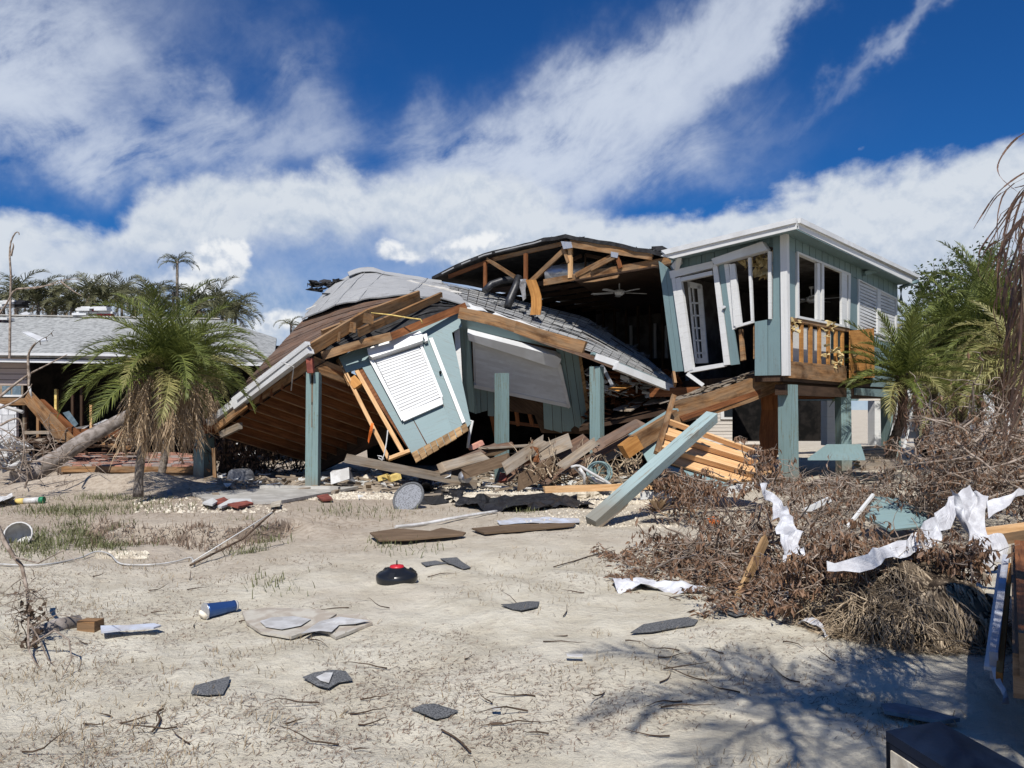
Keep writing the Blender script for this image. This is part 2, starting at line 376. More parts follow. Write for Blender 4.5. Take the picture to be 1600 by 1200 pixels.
def paint(name, c0, worn, amt=.5, dirt=(.12,.11,.09), dirtamt=.25, rough=.55, streak=True, var=.1, scale=1.0, crack=.0, mud=False):
    def b(g, bs):
        big = g.noise(uvvec(g, .9*scale, 1.3*scale), 1.3, 6, .6, .3); fine = g.noise(uvvec(g, 18*scale, 18*scale), 1.0, 4, .6)
        st = g.noise(uvvec(g, 1.2*scale, 26*scale), 1.1, 5, .6, .2)
        c = g.mix(g.m('MULTIPLY', g.sstep(big, .35, .7), .30), c0, tuple(min(1, x*1.28) for x in c0))
        c = g.mix(g.m('MULTIPLY', g.sstep(st, .45, .75), dirtamt), c, dirt)
        chip = g.m('MULTIPLY', g.sstep(g.m('ADD', g.m('MULTIPLY', st, .55), g.m('ADD', g.m('MULTIPLY', fine, .25), g.m('MULTIPLY', big, .3))), .60, .64), amt)
        c = g.mix(chip, c, worn)
        if crack:
            cr = g.sstep(g.noise(uvvec(g, .6, 34), 1.6, 3, .5, .4), .66, .70, 0, crack); c = g.mix(cr, c, (.03,.025,.02))
        r_ = g.m('ADD', 1-var/2, g.m('MULTIPLY', rnd(g), var)); c = g.mix(1.0, c, g.comb(r_, r_, r_), 'MULTIPLY')
        if mud:
            tcz = g.n('ShaderNodeSeparateXYZ'); g.l(g.n('ShaderNodeTexCoord').outputs['Object'], tcz.inputs[0]); zz = g.m('SUBTRACT', tcz.outputs[2], g.m('MULTIPLY', big, .7))
            c = g.mix(g.sstep(zz, .35, -.15, 0, .8), c, (.20,.17,.13))
            c = g.mix(g.sstep(g.noise(uvvec(g, .5, 9), 1.5, 5, .7, .5), .60, .66, 0, .75), c, (.13,.085,.05))
        g.l(c, bs.inputs['Base Color']); bump(g, bs, g.m('ADD', g.m('MULTIPLY', st, .5), fine), .35, .006)
    return mat(name, b, rough, .35)
def flat(name, c0, c1=None, scale=6, rough=.8, spec=.3, var=.2, bmp=.3, metal=0.0, lo=.4, hi=.62, detail=6, obj=True):
    c1 = c1 or tuple(x*.6 for x in c0)
    def b(g, bs):
        n = g.noise(uvvec(g, scale, scale, obj=obj), 1.0, detail, .62, .2)
        c = g.mix(g.sstep(n, lo, hi), c1, c0)
        r_ = g.m('ADD', 1-var/2, g.m('MULTIPLY', rnd(g), var)); c = g.mix(1.0, c, g.comb(r_, r_, r_), 'MULTIPLY')
        g.l(c, bs.inputs['Base Color'])
        if bmp: bump(g, bs, n, bmp, .01)
    return mat(name, b, rough, spec, metal)
def leafmat(name, c0, c1, var=.5, rough=.55, trans=.25):
    def b(g, bs):
        geo = g.n('ShaderNodeNewGeometry'); r1 = geo.outputs['Random Per Island']
        n = g.noise(uvvec(g, 1.5, 1.5, obj=True), 1.0, 3, .5)
        c = g.mix(g.m('ADD', g.m('MULTIPLY', r1, .7), g.m('MULTIPLY', n, .3)), c0, c1); g.l(c, bs.inputs['Base Color'])
        if trans:
            tr = g.n('ShaderNodeBsdfTranslucent'); g.l(c, tr.inputs[0]); ms = g.n('ShaderNodeMixShader'); ms.inputs[0].default_value = trans
            out = [x for x in g.nt.nodes if x.type == 'OUTPUT_MATERIAL'][0]; g.l(bs.outputs[0], ms.inputs[1]); g.l(tr.outputs[0], ms.inputs[2]); g.l(ms.outputs[0], out.inputs[0])
    return mat(name, b, rough, .4)
M = {}
M['teal'] = paint('teal_siding', (.155,.228,.238), (.10,.085,.06), .16, dirtamt=.22, var=.16)
M['tealpost'] = paint('teal_post_paint', (.175,.255,.252), (.15,.17,.13), .75, dirt=(.10,.14,.12), dirtamt=.6, crack=.8, rough=.75, mud=True)
M['tealsheet'] = paint('teal_sheet_paint', (.20,.29,.295), (.2,.17,.12), .3, dirt=(.14,.2,.19), dirtamt=.4)
M['tealpale'] = paint('pale_teal_paint', (.29,.375,.37), (.25,.20,.14), .6, dirt=(.15,.22,.21), dirtamt=.55, crack=.7, mud=True)
M['white'] = flat('white_coated_metal', (.62,.635,.64), (.53,.535,.53), 1.5, .45, .4, var=.05, bmp=0)
M['trim'] = paint('white_trim', (.60,.605,.59), (.42,.38,.30), .12, dirtamt=.12, rough=.5, var=.05)
M['wood'] = wood('old_orange_timber', (.12,.055,.022), (.37,.20,.085), grey=(.26,.19,.12), greyamt=.45, stain=.8)
M['joist'] = wood('red_brown_joist', (.12,.042,.016), (.25,.10,.038), stain=.5)
M['deckold'] = wood('weathered_roof_board', (.085,.05,.034), (.20,.118,.075), grey=(.15,.12,.10), greyamt=.5, stain=.5)
M['pine'] = wood('fresh_pine', (.47,.26,.11), (.72,.47,.25), stain=.12, var=.18)
M['ply'] = wood('orange_plywood', (.34,.15,.04), (.52,.26,.08), stain=.35)
M['greywood'] = wood('silvered_timber', (.14,.105,.072), (.33,.26,.185), grey=(.28,.26,.23), greyamt=.5, stain=.4)
M['brownboard'] = wood('brown_wet_board', (.10,.065,.04), (.20,.14,.09), stain=.3)
M['darkwood'] = wood('dark_and_shade_timber', (.035,.02,.012), (.075,.045,.028))  # dark brown timber; also used to put shade into interior and underside parts
M['tornwood'] = wood('torn_siding_edge', (.19,.11,.05), (.40,.26,.13), stain=.6)
def shing(g, bs):
    v = uvvec(g, 90, 90, obj=True); gr = g.noise(v, 1.0, 3, .7); big = g.noise(uvvec(g, 1.4, 1.4, obj=True), 1, 4, .6)
    c = g.mix(g.sstep(gr, .35, .65), (.17,.175,.18), (.47,.475,.47)); c = g.mix(g.m('MULTIPLY', g.sstep(big, .4, .7), .3), c, (.22,.20,.17))
    r_ = g.m('ADD', .72, g.m('MULTIPLY', rnd(g), .5)); c = g.mix(1.0, c, g.comb(r_, r_, r_), 'MULTIPLY'); g.l(c, bs.inputs['Base Color']); bump(g, bs, gr, .5, .004)
M['shingle'] = mat('grey_asphalt_shingle', shing, .9, .15)
M['shinglepiece'] = flat('dark_mineral_shingle', (.17,.175,.18), (.05,.052,.056), 120, .95, .15, lo=.38, hi=.6, detail=3)
M['membrane'] = paint('grey_roof_membrane', (.32,.325,.325), (.18,.17,.16), .35, dirt=(.2,.2,.2), dirtamt=.4, rough=.8)
M['tar'] = flat('black_tar_paper', (.038,.038,.04), (.014,.014,.015), 5, .8, .3)
M['blackcloth'] = flat('black_ground_cloth', (.022,.022,.025), (.010,.010,.012), 8, .55, .4)
M['whitecloth'] = flat('torn_white_sheeting', (.60,.61,.63), (.44,.44,.46), 9, .7, .2, bmp=.6)
M['black'] = flat('black_and_painted_shade', (.018,.016,.015), (.006,.006,.006), 3, .9, .1)  # plain black for the knob; elsewhere it stands in for deep shade
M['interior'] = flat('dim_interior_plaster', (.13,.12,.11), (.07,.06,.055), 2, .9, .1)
M['glass'] = mat('window_glass', lambda g, bs: (g.put(bs.inputs['Base Color'], (.02,.025,.03,1))), .06, .7)
M['duct'] = mat('foil_duct', lambda g, bs: (g.put(bs.inputs['Base Color'], (.55,.56,.58,1)), bump(g, bs, g.noise(uvvec(g, 14, 14, obj=True), 1, 4), .8, .02)), .35, .5, .6)
M['rubber'] = flat('black_flexible_duct', (.03,.032,.036), (.015,.015,.018), 20, .45, .5)
M['plaster'] = flat('sandy_plaster', (.53,.50,.43), (.40,.35,.29), 7, .95, .1, bmp=.6)
M['concrete'] = flat('pale_concrete', (.47,.455,.42), (.34,.325,.295), 4, .9, .2)
M['block'] = flat('white_block', (.62,.63,.64), (.45,.46,.47), 4, .85, .2)
M['siding'] = paint('beige_siding', (.56,.52,.47), (.3,.27,.22), .2, dirtamt=.15)
M['sidingpink'] = paint('taupe_siding', (.40,.33,.29), (.25,.2,.17), .2, dirtamt=.2)
M['farroof'] = flat('far_grey_shingles', (.37,.38,.37), (.22,.225,.22), 7, .9, .2, lo=.38, hi=.60)
M['paver'] = flat('red_clay_paver', (.40,.20,.145), (.28,.15,.115), 6, .9, .2, var=.7)
M['pavergrey'] = flat('grey_paver', (.38,.33,.30), (.27,.22,.20), 6, .9, .2, var=.5)
M['trunk'] = flat('grey_palm_bark', (.27,.235,.20), (.13,.11,.09), 16, .95, .15, bmp=.9)
M['trunkdark'] = flat('dark_fibrous_bark', (.11,.085,.065), (.04,.03,.022), 22, .95, .1, bmp=.9)
M['log'] = flat('silver_grey_log', (.31,.275,.25), (.17,.145,.125), 7, .9, .2, bmp=.8)
M['frond'] = leafmat('green_frond', (.032,.055,.010), (.24,.27,.065))
M['frondy'] = leafmat('yellowing_frond', (.13,.14,.04), (.40,.36,.15))
M['frondd'] = leafmat('far_olive_frond', (.06,.07,.03), (.20,.19,.10))
M['fronddead'] = leafmat('dead_straw_frond', (.24,.16,.09), (.56,.43,.28), trans=.15)
M['frondbrown'] = leafmat('dead_brown_frond', (.08,.042,.03), (.33,.20,.14), trans=.1)
M['leafgreen'] = leafmat('broad_green_leaf', (.025,.05,.012), (.085,.12,.03))
M['leafdead'] = leafmat('dead_russet_leaf', (.055,.03,.02), (.29,.17,.10), trans=.08)
M['twig'] = flat('grey_brown_twig', (.36,.30,.25), (.17,.13,.10), 12, .9, .15)
M['twigdark'] = flat('dark_twig', (.10,.07,.05), (.05,.034,.024), 12, .9, .15)
M['root'] = flat('tan_root', (.52,.42,.30), (.26,.20,.135), 9, .95, .1)
M['soil'] = flat('dark_root_soil', (.15,.115,.08), (.025,.018,.013), 6, .95, .1)
M['plasticwhite'] = flat('white_plastic', (.60,.60,.59), (.44,.43,.41), 7, .45, .4)
M['lid'] = mat('black_gloss_plastic', lambda g, bs: (g.put(bs.inputs['Base Color'], (.012,.013,.015,1))), .28, .5)
M['red'] = flat('red_plastic', (.50,.02,.03), (.35,.01,.02), 6, .4, .5)
M['orange'] = flat('orange_tape', (.80,.20,.03), (.6,.13,.02), 6, .6, .3)
M['yellow'] = flat('yellow_foam', (.72,.55,.20), (.5,.36,.12), 8, .9, .1)
M['pinkfoam'] = flat('pink_insulation', (.62,.33,.24), (.5,.25,.2), 9, .95, .1)
M['insul'] = flat('straw_yellow_insulation', (.62,.50,.26), (.36,.27,.13), 9, .95, .1, bmp=1)
M['greycloth'] = flat('grey_cover_cloth', (.25,.26,.28), (.16,.165,.18), 5, .85, .2)
M['greydisc'] = flat('grey_cast_disc', (.27,.28,.30), (.14,.145,.155), 45, .7, .3, lo=.42, hi=.52)
M['bluemetal'] = mat('blue_metal_tumbler', lambda g, bs: (g.put(bs.inputs['Base Color'], (.04,.10,.28,1))), .3, .5, .55)
M['green'] = flat('green_plastic', (.02,.22,.10), (.015,.15,.07), 8, .5, .4)
M['navy'] = flat('navy_laminate', (.006,.014,.036), (.004,.009,.022), 5, .6, .15)
M['tealbox'] = flat('blue_grey_plastic', (.14,.20,.24), (.09,.13,.16), 8, .6, .3)
M['brick'] = flat('red_tile_fragment', (.28,.085,.06), (.16,.05,.04), 9, .9, .2)
M['stone'] = flat('pale_shell_stone', (.62,.57,.47), (.42,.37,.29), 9, .9, .2, var=.5)
M['bluesheet'] = flat('pale_blue_sheet', (.48,.52,.60), (.40,.40,.42), 5, .8, .2)
M['drygrass'] = leafmat('dry_grass_blade', (.14,.10,.06), (.38,.30,.19), trans=.1)
M['greengrass'] = leafmat('green_grass_blade', (.07,.085,.03), (.20,.20,.09), trans=.15)
M['litter'] = leafmat('dark_plant_litter', (.08,.055,.04), (.33,.24,.17), trans=0)
def sand(g, bs):
    c = g.n('ShaderNodeTexCoord').outputs['Object']; s = g.n('ShaderNodeSeparateXYZ'); g.l(c, s.inputs[0]); x, y, z = s.outputs
    flatv = g.comb(x, y, 0)
    n1 = g.noise(flatv, .30, 6, .6, .4); n2 = g.noise(flatv, 1.6, 8, .65, .3); n3 = g.noise(flatv, 11, 8, .7); n4 = g.noise(flatv, 120, 3, .7)
    base = g.mix(g.sstep(n2, .36, .64), (.52,.475,.375), (.64,.60,.495))
    # browner, greyer washed soil away from the camera
    farm = g.m('MULTIPLY', g.sstep(g.m('ADD', y, g.m('MULTIPLY', g.m('SUBTRACT', n1, .5), 7)), 5.6, 11.5), .85)
    left = g.m('MULTIPLY', g.sstep(g.m('ADD', x, g.m('MULTIPLY', g.m('SUBTRACT', n2, .5), 2.5)), .5, -2.6), .9)
    soil = g.mix(g.sstep(n3, .35, .65), (.27,.205,.155), (.47,.40,.32))
    c2 = g.mix(g.m('MULTIPLY', farm, g.m('ADD', .45, g.m('MULTIPLY', left, .55))), base, soil)
    c2 = g.mix(g.m('MULTIPLY', g.sstep(n1, .52, .68), .25), c2, (.42,.34,.28))
    c2 = g.mix(g.m('MULTIPLY', g.sstep(n3, .54, .70), .50), c2, (.32,.25,.20))
    c2 = g.mix(g.m('MULTIPLY', g.sstep(n4, .55, .70), .50), c2, (.22,.18,.15))
    c2 = g.mix(g.m('MULTIPLY', g.sstep(g.noise(flatv, 5, 6, .7, 1.0), .60, .74), .45), c2, (.25,.20,.16))
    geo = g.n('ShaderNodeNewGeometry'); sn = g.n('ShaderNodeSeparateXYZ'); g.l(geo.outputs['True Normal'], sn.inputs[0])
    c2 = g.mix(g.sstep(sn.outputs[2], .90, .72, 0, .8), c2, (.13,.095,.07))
    g.l(c2, bs.inputs['Base Color']); bump(g, bs, g.m('ADD', g.m('MULTIPLY', n3, 1.0), g.m('ADD', g.m('MULTIPLY', n4, .18), g.m('MULTIPLY', n2, 1.6))), .75, .05)
M['sand'] = mat('pale_sandy_ground', sand, .95, .12)

# ---------------------------------------------------------------- ground
def ground():
    nr, na = 420, 960
    r_ = 0.4*(4000/0.4)**(np.arange(nr)/(nr-1)); 
    # most rings between 2.5 m and 30 m
    t = np.linspace(0, 1, nr); r_ = np.where(t < .82, 0.4*(32/0.4)**((t/.82)), 32*(4000/32)**(((t-.82)/.18).clip(0)))
    # finer angular steps towards the view
    a = np.linspace(-np.pi, np.pi, na, endpoint=False); a = a - .62*np.sin(a)
    RR, AA = np.meshgrid(r_, a, indexing='ij'); x = RR*np.sin(AA); y = RR*np.cos(AA); z = H(x, y)
    V = np.stack([x, y, z], -1).reshape(-1, 3)
    i = np.arange(nr-1)[:, None]; j = np.arange(na)[None, :]; j2 = (j+1) % na
    F = np.stack([i*na+j, i*na+j2, (i+1)*na+j2, (i+1)*na+j], -1).reshape(-1, 4)
    me = bpy.data.meshes.new('ground'); ctr = len(V)
    V = np.vstack([V, [[0,0,float(H(0,0))]]])
    tri = [(int(ctr), int((k+1) % na), int(k)) for k in range(na)]
    me.vertices.add(len(V)); me.vertices.foreach_set('co', V.ravel())
    nq = len(F); me.loops.add(nq*4+len(tri)*3); me.polygons.add(nq+len(tri))
    lp = np.concatenate([F[:, ::-1].ravel(), np.array(tri)[:, ::-1].ravel()]); me.loops.foreach_set('vertex_index', lp.astype(np.int32))
    st = np.concatenate([np.arange(nq)*4, nq*4+np.arange(len(tri))*3]); me.polygons.foreach_set('loop_start', st.astype(np.int32))
    me.polygons.foreach_set('use_smooth', [True]*(nq+len(tri)))
    me.update(calc_edges=True); me.validate()
    if me.polygons[1000].normal.z < 0: me.flip_normals()
    me.materials.append(M['sand']); o = bpy.data.objects.new('ground', me); col.objects.link(o); tag(o, kind='structure')
ground()
# ================================================================ the raised teal house
OX = Vector((5.17, 14.5, 0)); ER = Vector((.658, .753, 0)); EF = Vector((-.753, .658, 0)); UZ = Vector((0,0,1))
def hp(r, f, z): return OX + ER*r + EF*f + UZ*z
FP = Plane(hp(0,0,0), hp(0,1,0), hp(0,0,1)); RP = Plane(hp(0,0,0), hp(1,0,0), hp(0,0,1))
PF = Plane(hp(-.5,0,0), hp(-.5,1,0), hp(-.5,0,1)); PR = Plane(hp(0,-.42,0), hp(1,-.42,0), hp(0,-.42,1))
def seg(mb, pl, a, b, w, d=.04, off=0.0, **k):
    """a timber lying in a plane: w across in the plane, d through it"""
    return mb.beam(pl.p(*a, off), pl.p(*b, off), d, w, up=pl.n.cross(pl.p(*b)-pl.p(*a)), **k)
house = thing('raised_house', 'teal vertical sided house on square posts, torn open on its left, with corner windows', 'house', hp(0,0,0))
def boards(parent, name, pl, TL, TR, BR, BL, n, t, m, off=0.0, rag=0.0, gap=.012, skip=()):
    for mb in strips(pl, TL, TR, BR, BL, n, t, off, gap, rag, skip): part(name, mb, m, parent)
def hsolid(name, pts, n, t, m, parent=None, label=None): return part(name, MB().prism(pts, n, t), m, parent or house, label)
# right hand wall
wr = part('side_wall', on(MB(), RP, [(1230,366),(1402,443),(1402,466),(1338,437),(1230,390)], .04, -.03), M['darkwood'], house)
boards(wr, 'siding_board', RP, (1231,366),(1328,409),(1328,430),(1231,390), 10, .03, M['teal'], .01, gap=.03)
boards(wr, 'siding_board', RP, (1328,409),(1402,443),(1402,468),(1328,430), 9, .03, M['teal'], .01, gap=.03)
boards(wr, 'siding_board', RP, (1231,390),(1242,395),(1242,498),(1231,494), 1, .05, M['teal'], .01)
boards(wr, 'siding_board', RP, (1328,430),(1339,437),(1339,517),(1328,514), 1, .05, M['teal'], .01)
boards(wr, 'siding_board', RP, (1362,517),(1403,530),(1403,606),(1362,604), 4, .05, M['teal'], .01)
part('sill_band', on(MB(), RP, [(1338,606),(1403,610),(1403,622),(1338,617)], .05, .0), M['teal'], wr)
# window with two open leaves
def frame(parent, pl, q, w, t, m, off, name='window_frame'):
    a, b, c, d = [Vector((x, y)) for x, y in q]; fr = MB(); ctr = (a+b+c+d)/4
    def ins(p, k=w): return p + (ctr-p).normalized()*k*1.4
    i = [ins(p) for p in (a,b,c,d)]; o = [a,b,c,d]
    for k in range(4):
        on(fr, pl, [tuple(o[k]), tuple(o[(k+1) % 4]), tuple(i[(k+1) % 4]), tuple(i[k])], t, off)
    return part(name, fr, m, parent)
w1 = frame(house, RP, [(1243,393),(1327,428),(1325,513),(1243,497)], 3.2, .10, M['trim'], .04)
mu = MB(); on(mu, RP, [(1275,411),(1279,412),(1279,500),(1275,499)], .06, .03); on(mu, RP, [(1281,413),(1284,414),(1284,501),(1281,500)], .06, .05); part('mullion', mu, M['trim'], w1)
part('side_sash', on(MB(), RP, [(1313,425),(1321,428),(1321,511),(1313,508)], .05, .035), M['trim'], w1)
# shuttered window
w2 = frame(house, RP, [(1339,436),(1400,466),(1399,530),(1339,516)], 2.2, .09, M['trim'], .04)
for i in range(15):
    y0 = 441+i*5.2
    part('shutter_slat', on(MB(), RP, [(1342,y0),(1369,y0+12),(1369,y0+16.2-i*.15),(1342,y0+4.2)], .03, .02), M['white'], w2)
    part('shutter_slat', on(MB(), RP, [(1372,y0+14),(1397,y0+25-i*.5),(1397,y0+29-i*.5),(1372,y0+18)], .03, .02), M['white'], w2)
part('shutter_rail', on(MB(), RP, [(1368,452),(1373,454),(1373,523),(1368,521)], .05, .05), M['trim'], w2)
part('backing_panel', on(MB(), RP, [(1341,440),(1398,468),(1398,528),(1341,514)], .03, -.02), M['interior'], w2)
# laid bare framing below the first window
bare = part('sill_plate', on(MB(), RP, [(1230,495),(1326,512),(1326,519),(1230,500)], .10, .02), M['wood'], house, 'torn open wall framing below the window')
for x, k in ((1234,5),(1252,3.6),(1266,3.6),(1280,3.4),(1294,3.2),(1306,3),(1316,3)):
    f = (x-1230)/96
    part('stud', on(MB(), RP, [(x,498+f*17),(x+k,499+f*17),(x+k,566+f*6),(x,565+f*6)], .045, -.0), M['ply'], bare)
part('rim_joist', on(MB(), RP, [(1231,564),(1323,572),(1323,598),(1231,590)], .10, .0), M['wood'], house, 'broken brown floor rim')
part('plywood_sheet', on(MB(), RP, [(1323,517),(1361,513),(1362,590),(1323,591)], .02, .07), M['ply'], house, 'orange plywood sheet hanging off the wall')
part('batten', on(MB(), RP, [(1329,580),(1356,578),(1356,581),(1329,583)], .015, .085), M['darkwood'], house)
part('inner_board', on(MB(), RP, [(1231,500),(1323,517),(1323,572),(1231,563)], .02, -.35), M['trim'], house)
ib = MB()
for i in range(46):
    x = random.choice([random.gauss(1298,7), random.gauss(1309,7), 1237]); y = random.uniform(505,565) if x > 1250 else random.uniform(497,520)
    if x > 1300: y = random.uniform(535, 578)
    c = RP.p(x, y, random.uniform(.0,.12)); s_ = random.uniform(.04,.11)
    ib.prism([c+Vector((random.uniform(-s_,s_), random.uniform(-s_,s_), random.uniform(-s_,s_))) for _ in range(4)], RP.n, .03)
part('insulation', ib, M['insul'], house, 'yellow insulation spilling out', 'stuff')
ib = MB()
for i in range(60):
    c = FP.p(random.gauss(1178,14), random.gauss(408,10), -random.uniform(.25,.6)); s_ = random.uniform(.05,.14)
    ib.prism([c+Vector((random.uniform(-s_,s_), random.uniform(-s_,s_), random.uniform(-s_,s_))) for _ in range(4)], FP.n, .02)
part('insulation', ib, M['insul'], house, 'yellow insulation hanging behind the leaning window', 'stuff')
# corner trim
part('corner_trim', MB().beam(hp(-.02,-.02,2.24), hp(-.02,-.02,4.93), .12, .13, up=EF), M['trim'], house)
# front wall, left of the corner: header, leaning strips, door and window
fh = part('header_panel', on(MB(), FP, [(1040,404),(1222,362),(1222,384),(1206,386),(1198,384),(1120,411),(1052,428)], .03, -.02), M['teal'], house)
boards(fh, 'siding_board', FP, (1058,402),(1203,367),(1203,381),(1058,424), 7, .03, M['teal'], .02)
boards(house, 'siding_board', FP, (1208,367),(1222,364),(1222,499),(1208,499), 1, .05, M['teal'], .02)
boards(house, 'siding_board', FP, (1180,503),(1222,496),(1222,586),(1180,587), 2, .05, M['teal'], .03, gap=.01)
boards(house, 'siding_board', FP, (1031,408),(1051,424),(1071,580),(1053,581), 2, .05, M['teal'], .06, gap=.01)
boards(house, 'siding_board', FP, (1125,414),(1134,412),(1158,569),(1144,571), 1, .05, M['teal'], .08)
dfz = part('door_frame', on(MB(), FP, [(1050,425),(1118,409),(1119,419),(1052,436)], .12, .12), M['trim'], house, 'white door frame leaning to the left')
for q in ([(1053,434),(1058,432),(1080,580),(1074,582)], [(1059,436),(1067,434),(1087,578),(1079,580)], [(1117,415),(1124,413),(1144,570),(1135,571)],
          [(1057,437),(1116,424),(1117,430),(1058,443)], [(1079,576),(1135,567),(1136,573),(1080,583)]):
    part('jamb', on(MB(), FP, q, .10, .10+random.uniform(.0,.02)), M['trim'], dfz)
part('lamp_bracket', on(MB(), FP, [(1056,417),(1068,402),(1070,412),(1060,423)], .12, .2), M['white'], house)
wf = part('shutter_box', on(MB(), FP, [(1119,407),(1198,380),(1205,391),(1203,394),(1124,416)], .20, .22), M['white'], house, 'white roll shutter housing above the leaning window')
for q in ([(1134,414),(1141,413),(1152,514),(1147,516)], [(1146,414),(1151,413),(1162,508),(1154,510)], [(1172,404),(1176,403),(1180,503),(1177,503)],
          [(1203,394),(1208,394),(1208,499),(1204,499)], [(1152,509),(1180,501),(1180,505),(1153,513)], [(1143,413),(1146,414),(1154,510),(1150,510)]):
    part('window_rail', on(MB(), FP, q, .07, .08+random.uniform(0,.03)), M['trim'], wf)
part('stud', on(MB(), FP, [(1154,515),(1158,514),(1163,562),(1157,564)], .09, .0), M['wood'], house)
part('stud', on(MB(), FP, [(1177,508),(1180,508),(1180,560),(1177,561)], .09, .0), M['wood'], house)
part('door_knob', MB().tube([FP.p(1136,481,.10), FP.p(1136,481,.16)], .03, 8), M['white'], house)
# roof slab, gutter and soffit
K = PF.p(1245,344); KR = PR.p(1431,434); KL = PF.p(1035,394); KB = KL + ER*8.2; KB.z = 5.15
rf = part('roof', MB().prism([K, KR, KB], UZ, .1), M['shingle'], house)
part('roof_side', MB().prism([K, KB, KL], UZ, .1), M['shingle'], rf)
ga = MB(); on(ga, PF, [(1035,392),(1245,341),(1245,349),(1042,398)], .1, .06); part('gutter', ga, M['white'], rf)
part('fascia', on(MB(), PF, [(1033,400),(1052,404),(1245,358),(1245,347),(1040,396)], .03, .02), M['trim'], rf)
part('fascia', on(MB(), PR, [(1245,347),(1424,436),(1424,443),(1246,358)], .03, .02), M['trim'], rf)
gb = MB(); on(gb, PR, [(1245,341),(1432,430),(1432,435),(1245,349)], .1, .07); part('gutter', gb, M['white'], rf)
part('downpipe', MB().tube([KR+Vector((0,-.05,-.1)), PR.p(1422,441)+Vector((0,0,-.05)), RP.p(1404,449,.06), RP.p(1404,470,.06)], .05, 7), M['teal'], house)
part('soffit', MB().prism([PF.p(1245,359), PR.p(1424,444), RP.p(1402,445,-.1), hp(.02,.02,4.93), FP.p(1052,408,-.1), PF.p(1045,405)], -UZ, .02), M['teal'], rf)
part('roof_vent', MB().prism([at(1018,385,17.2), at(1035,384,16.9), at(1046,390,16.6), at(1028,391,16.9)], UZ, .04), M['tar'], rf)
for i, (x, y) in enumerate([(1352,424),(1066,414)]):
    part('flood_lamp', MB().beam(RP.p(1346,428,.05) if i == 0 else FP.p(1061,420,.1), RP.p(1360,421,.35) if i == 0 else FP.p(1072,404,.3), .10, .10), M['teal'] if i == 0 else M['white'], house)
# floors, rooms
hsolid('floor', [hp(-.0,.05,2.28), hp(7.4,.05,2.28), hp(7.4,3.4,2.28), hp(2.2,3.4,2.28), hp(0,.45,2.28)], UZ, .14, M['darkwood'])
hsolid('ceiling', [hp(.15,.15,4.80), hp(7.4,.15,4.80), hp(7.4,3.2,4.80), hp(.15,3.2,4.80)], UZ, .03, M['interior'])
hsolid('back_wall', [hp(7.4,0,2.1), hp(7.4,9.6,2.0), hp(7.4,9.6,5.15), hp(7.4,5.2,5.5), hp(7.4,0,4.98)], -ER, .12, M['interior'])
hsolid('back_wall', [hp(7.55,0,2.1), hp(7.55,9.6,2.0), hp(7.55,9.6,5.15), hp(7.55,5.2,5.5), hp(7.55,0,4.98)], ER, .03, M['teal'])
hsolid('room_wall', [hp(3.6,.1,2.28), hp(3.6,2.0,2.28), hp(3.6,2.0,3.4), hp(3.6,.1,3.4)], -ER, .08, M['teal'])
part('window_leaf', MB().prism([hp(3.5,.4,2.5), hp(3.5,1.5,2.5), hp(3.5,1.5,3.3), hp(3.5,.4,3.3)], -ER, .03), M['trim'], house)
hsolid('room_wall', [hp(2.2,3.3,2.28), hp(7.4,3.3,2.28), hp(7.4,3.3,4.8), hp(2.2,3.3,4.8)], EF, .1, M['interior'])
# french door seen through the leaning frame
fd = Plane(at(1073,450,17.3), at(1100,450,17.0), at(1080,560,17.2))
for q, k in (([(1074,438),(1080,438),(1098,568),(1090,568)], 0),):
    d_ = part('french_door', on(MB(), fd, [(1074,440),(1077,440),(1090,567),(1086,567)], .04), M['trim'], house, 'white french door with small panes standing ajar')
    for q in ([(1089,444),(1096,446),(1106,566),(1098,567)], [(1074,439),(1095,444),(1096,452),(1075,449)], [(1087,560),(1105,559),(1106,567),(1087,568)], [(1081,450),(1083,450),(1094,562),(1092,562)]): part('door_rail', on(MB(), fd, q, .04), M['trim'], d_)
    for i in range(5): y = 472+i*19.5; part('glazing_bar', on(MB(), fd, [(1077+i*2.3,y),(1096+i*1.6,y+.5),(1096+i*1.6,y+3),(1077+i*2.3,y+2.5)], .03), M['trim'], d_)
# attic truss and sagging roof over the open rooms
rim = [(680,438),(700,428),(722,417),(760,402),(800,392),(840,383),(862,376),(890,374),(940,382),(985,391),(1012,396),(1036,402)]
rimp = [FP.p(x, y, .12) for x, y in rim]
t1 = part('sagging_roof', MB().loft(rimp, [p+ER*8.1 for p in rimp], 22, 6, .09, .015, side=-1), M['tar'], house, 'dark sagging roof sheet over the open attic')
part('roof_rim', MB().loft([p+UZ*.02 for p in rimp[:8]], [p+ER*.7+UZ*.03 for p in rimp[:8]], 14, 1, .03, .0, side=-1), M['membrane'], t1)
lump = MB()
for x, y in ((855,374),(862,373),(870,375),(902,374),(925,380),(938,383),(948,385),(1012,391),(1022,392),(985,388)):
    c = FP.p(x, y, -.1)
    for k in range(5): lump.prism([c+Vector((random.uniform(-.13,.13), random.uniform(-.1,.1), random.uniform(-.05,.07))) for _ in range(4)], UZ, .02)
part('torn_shingles', lump, M['tar'], t1, kind='stuff')
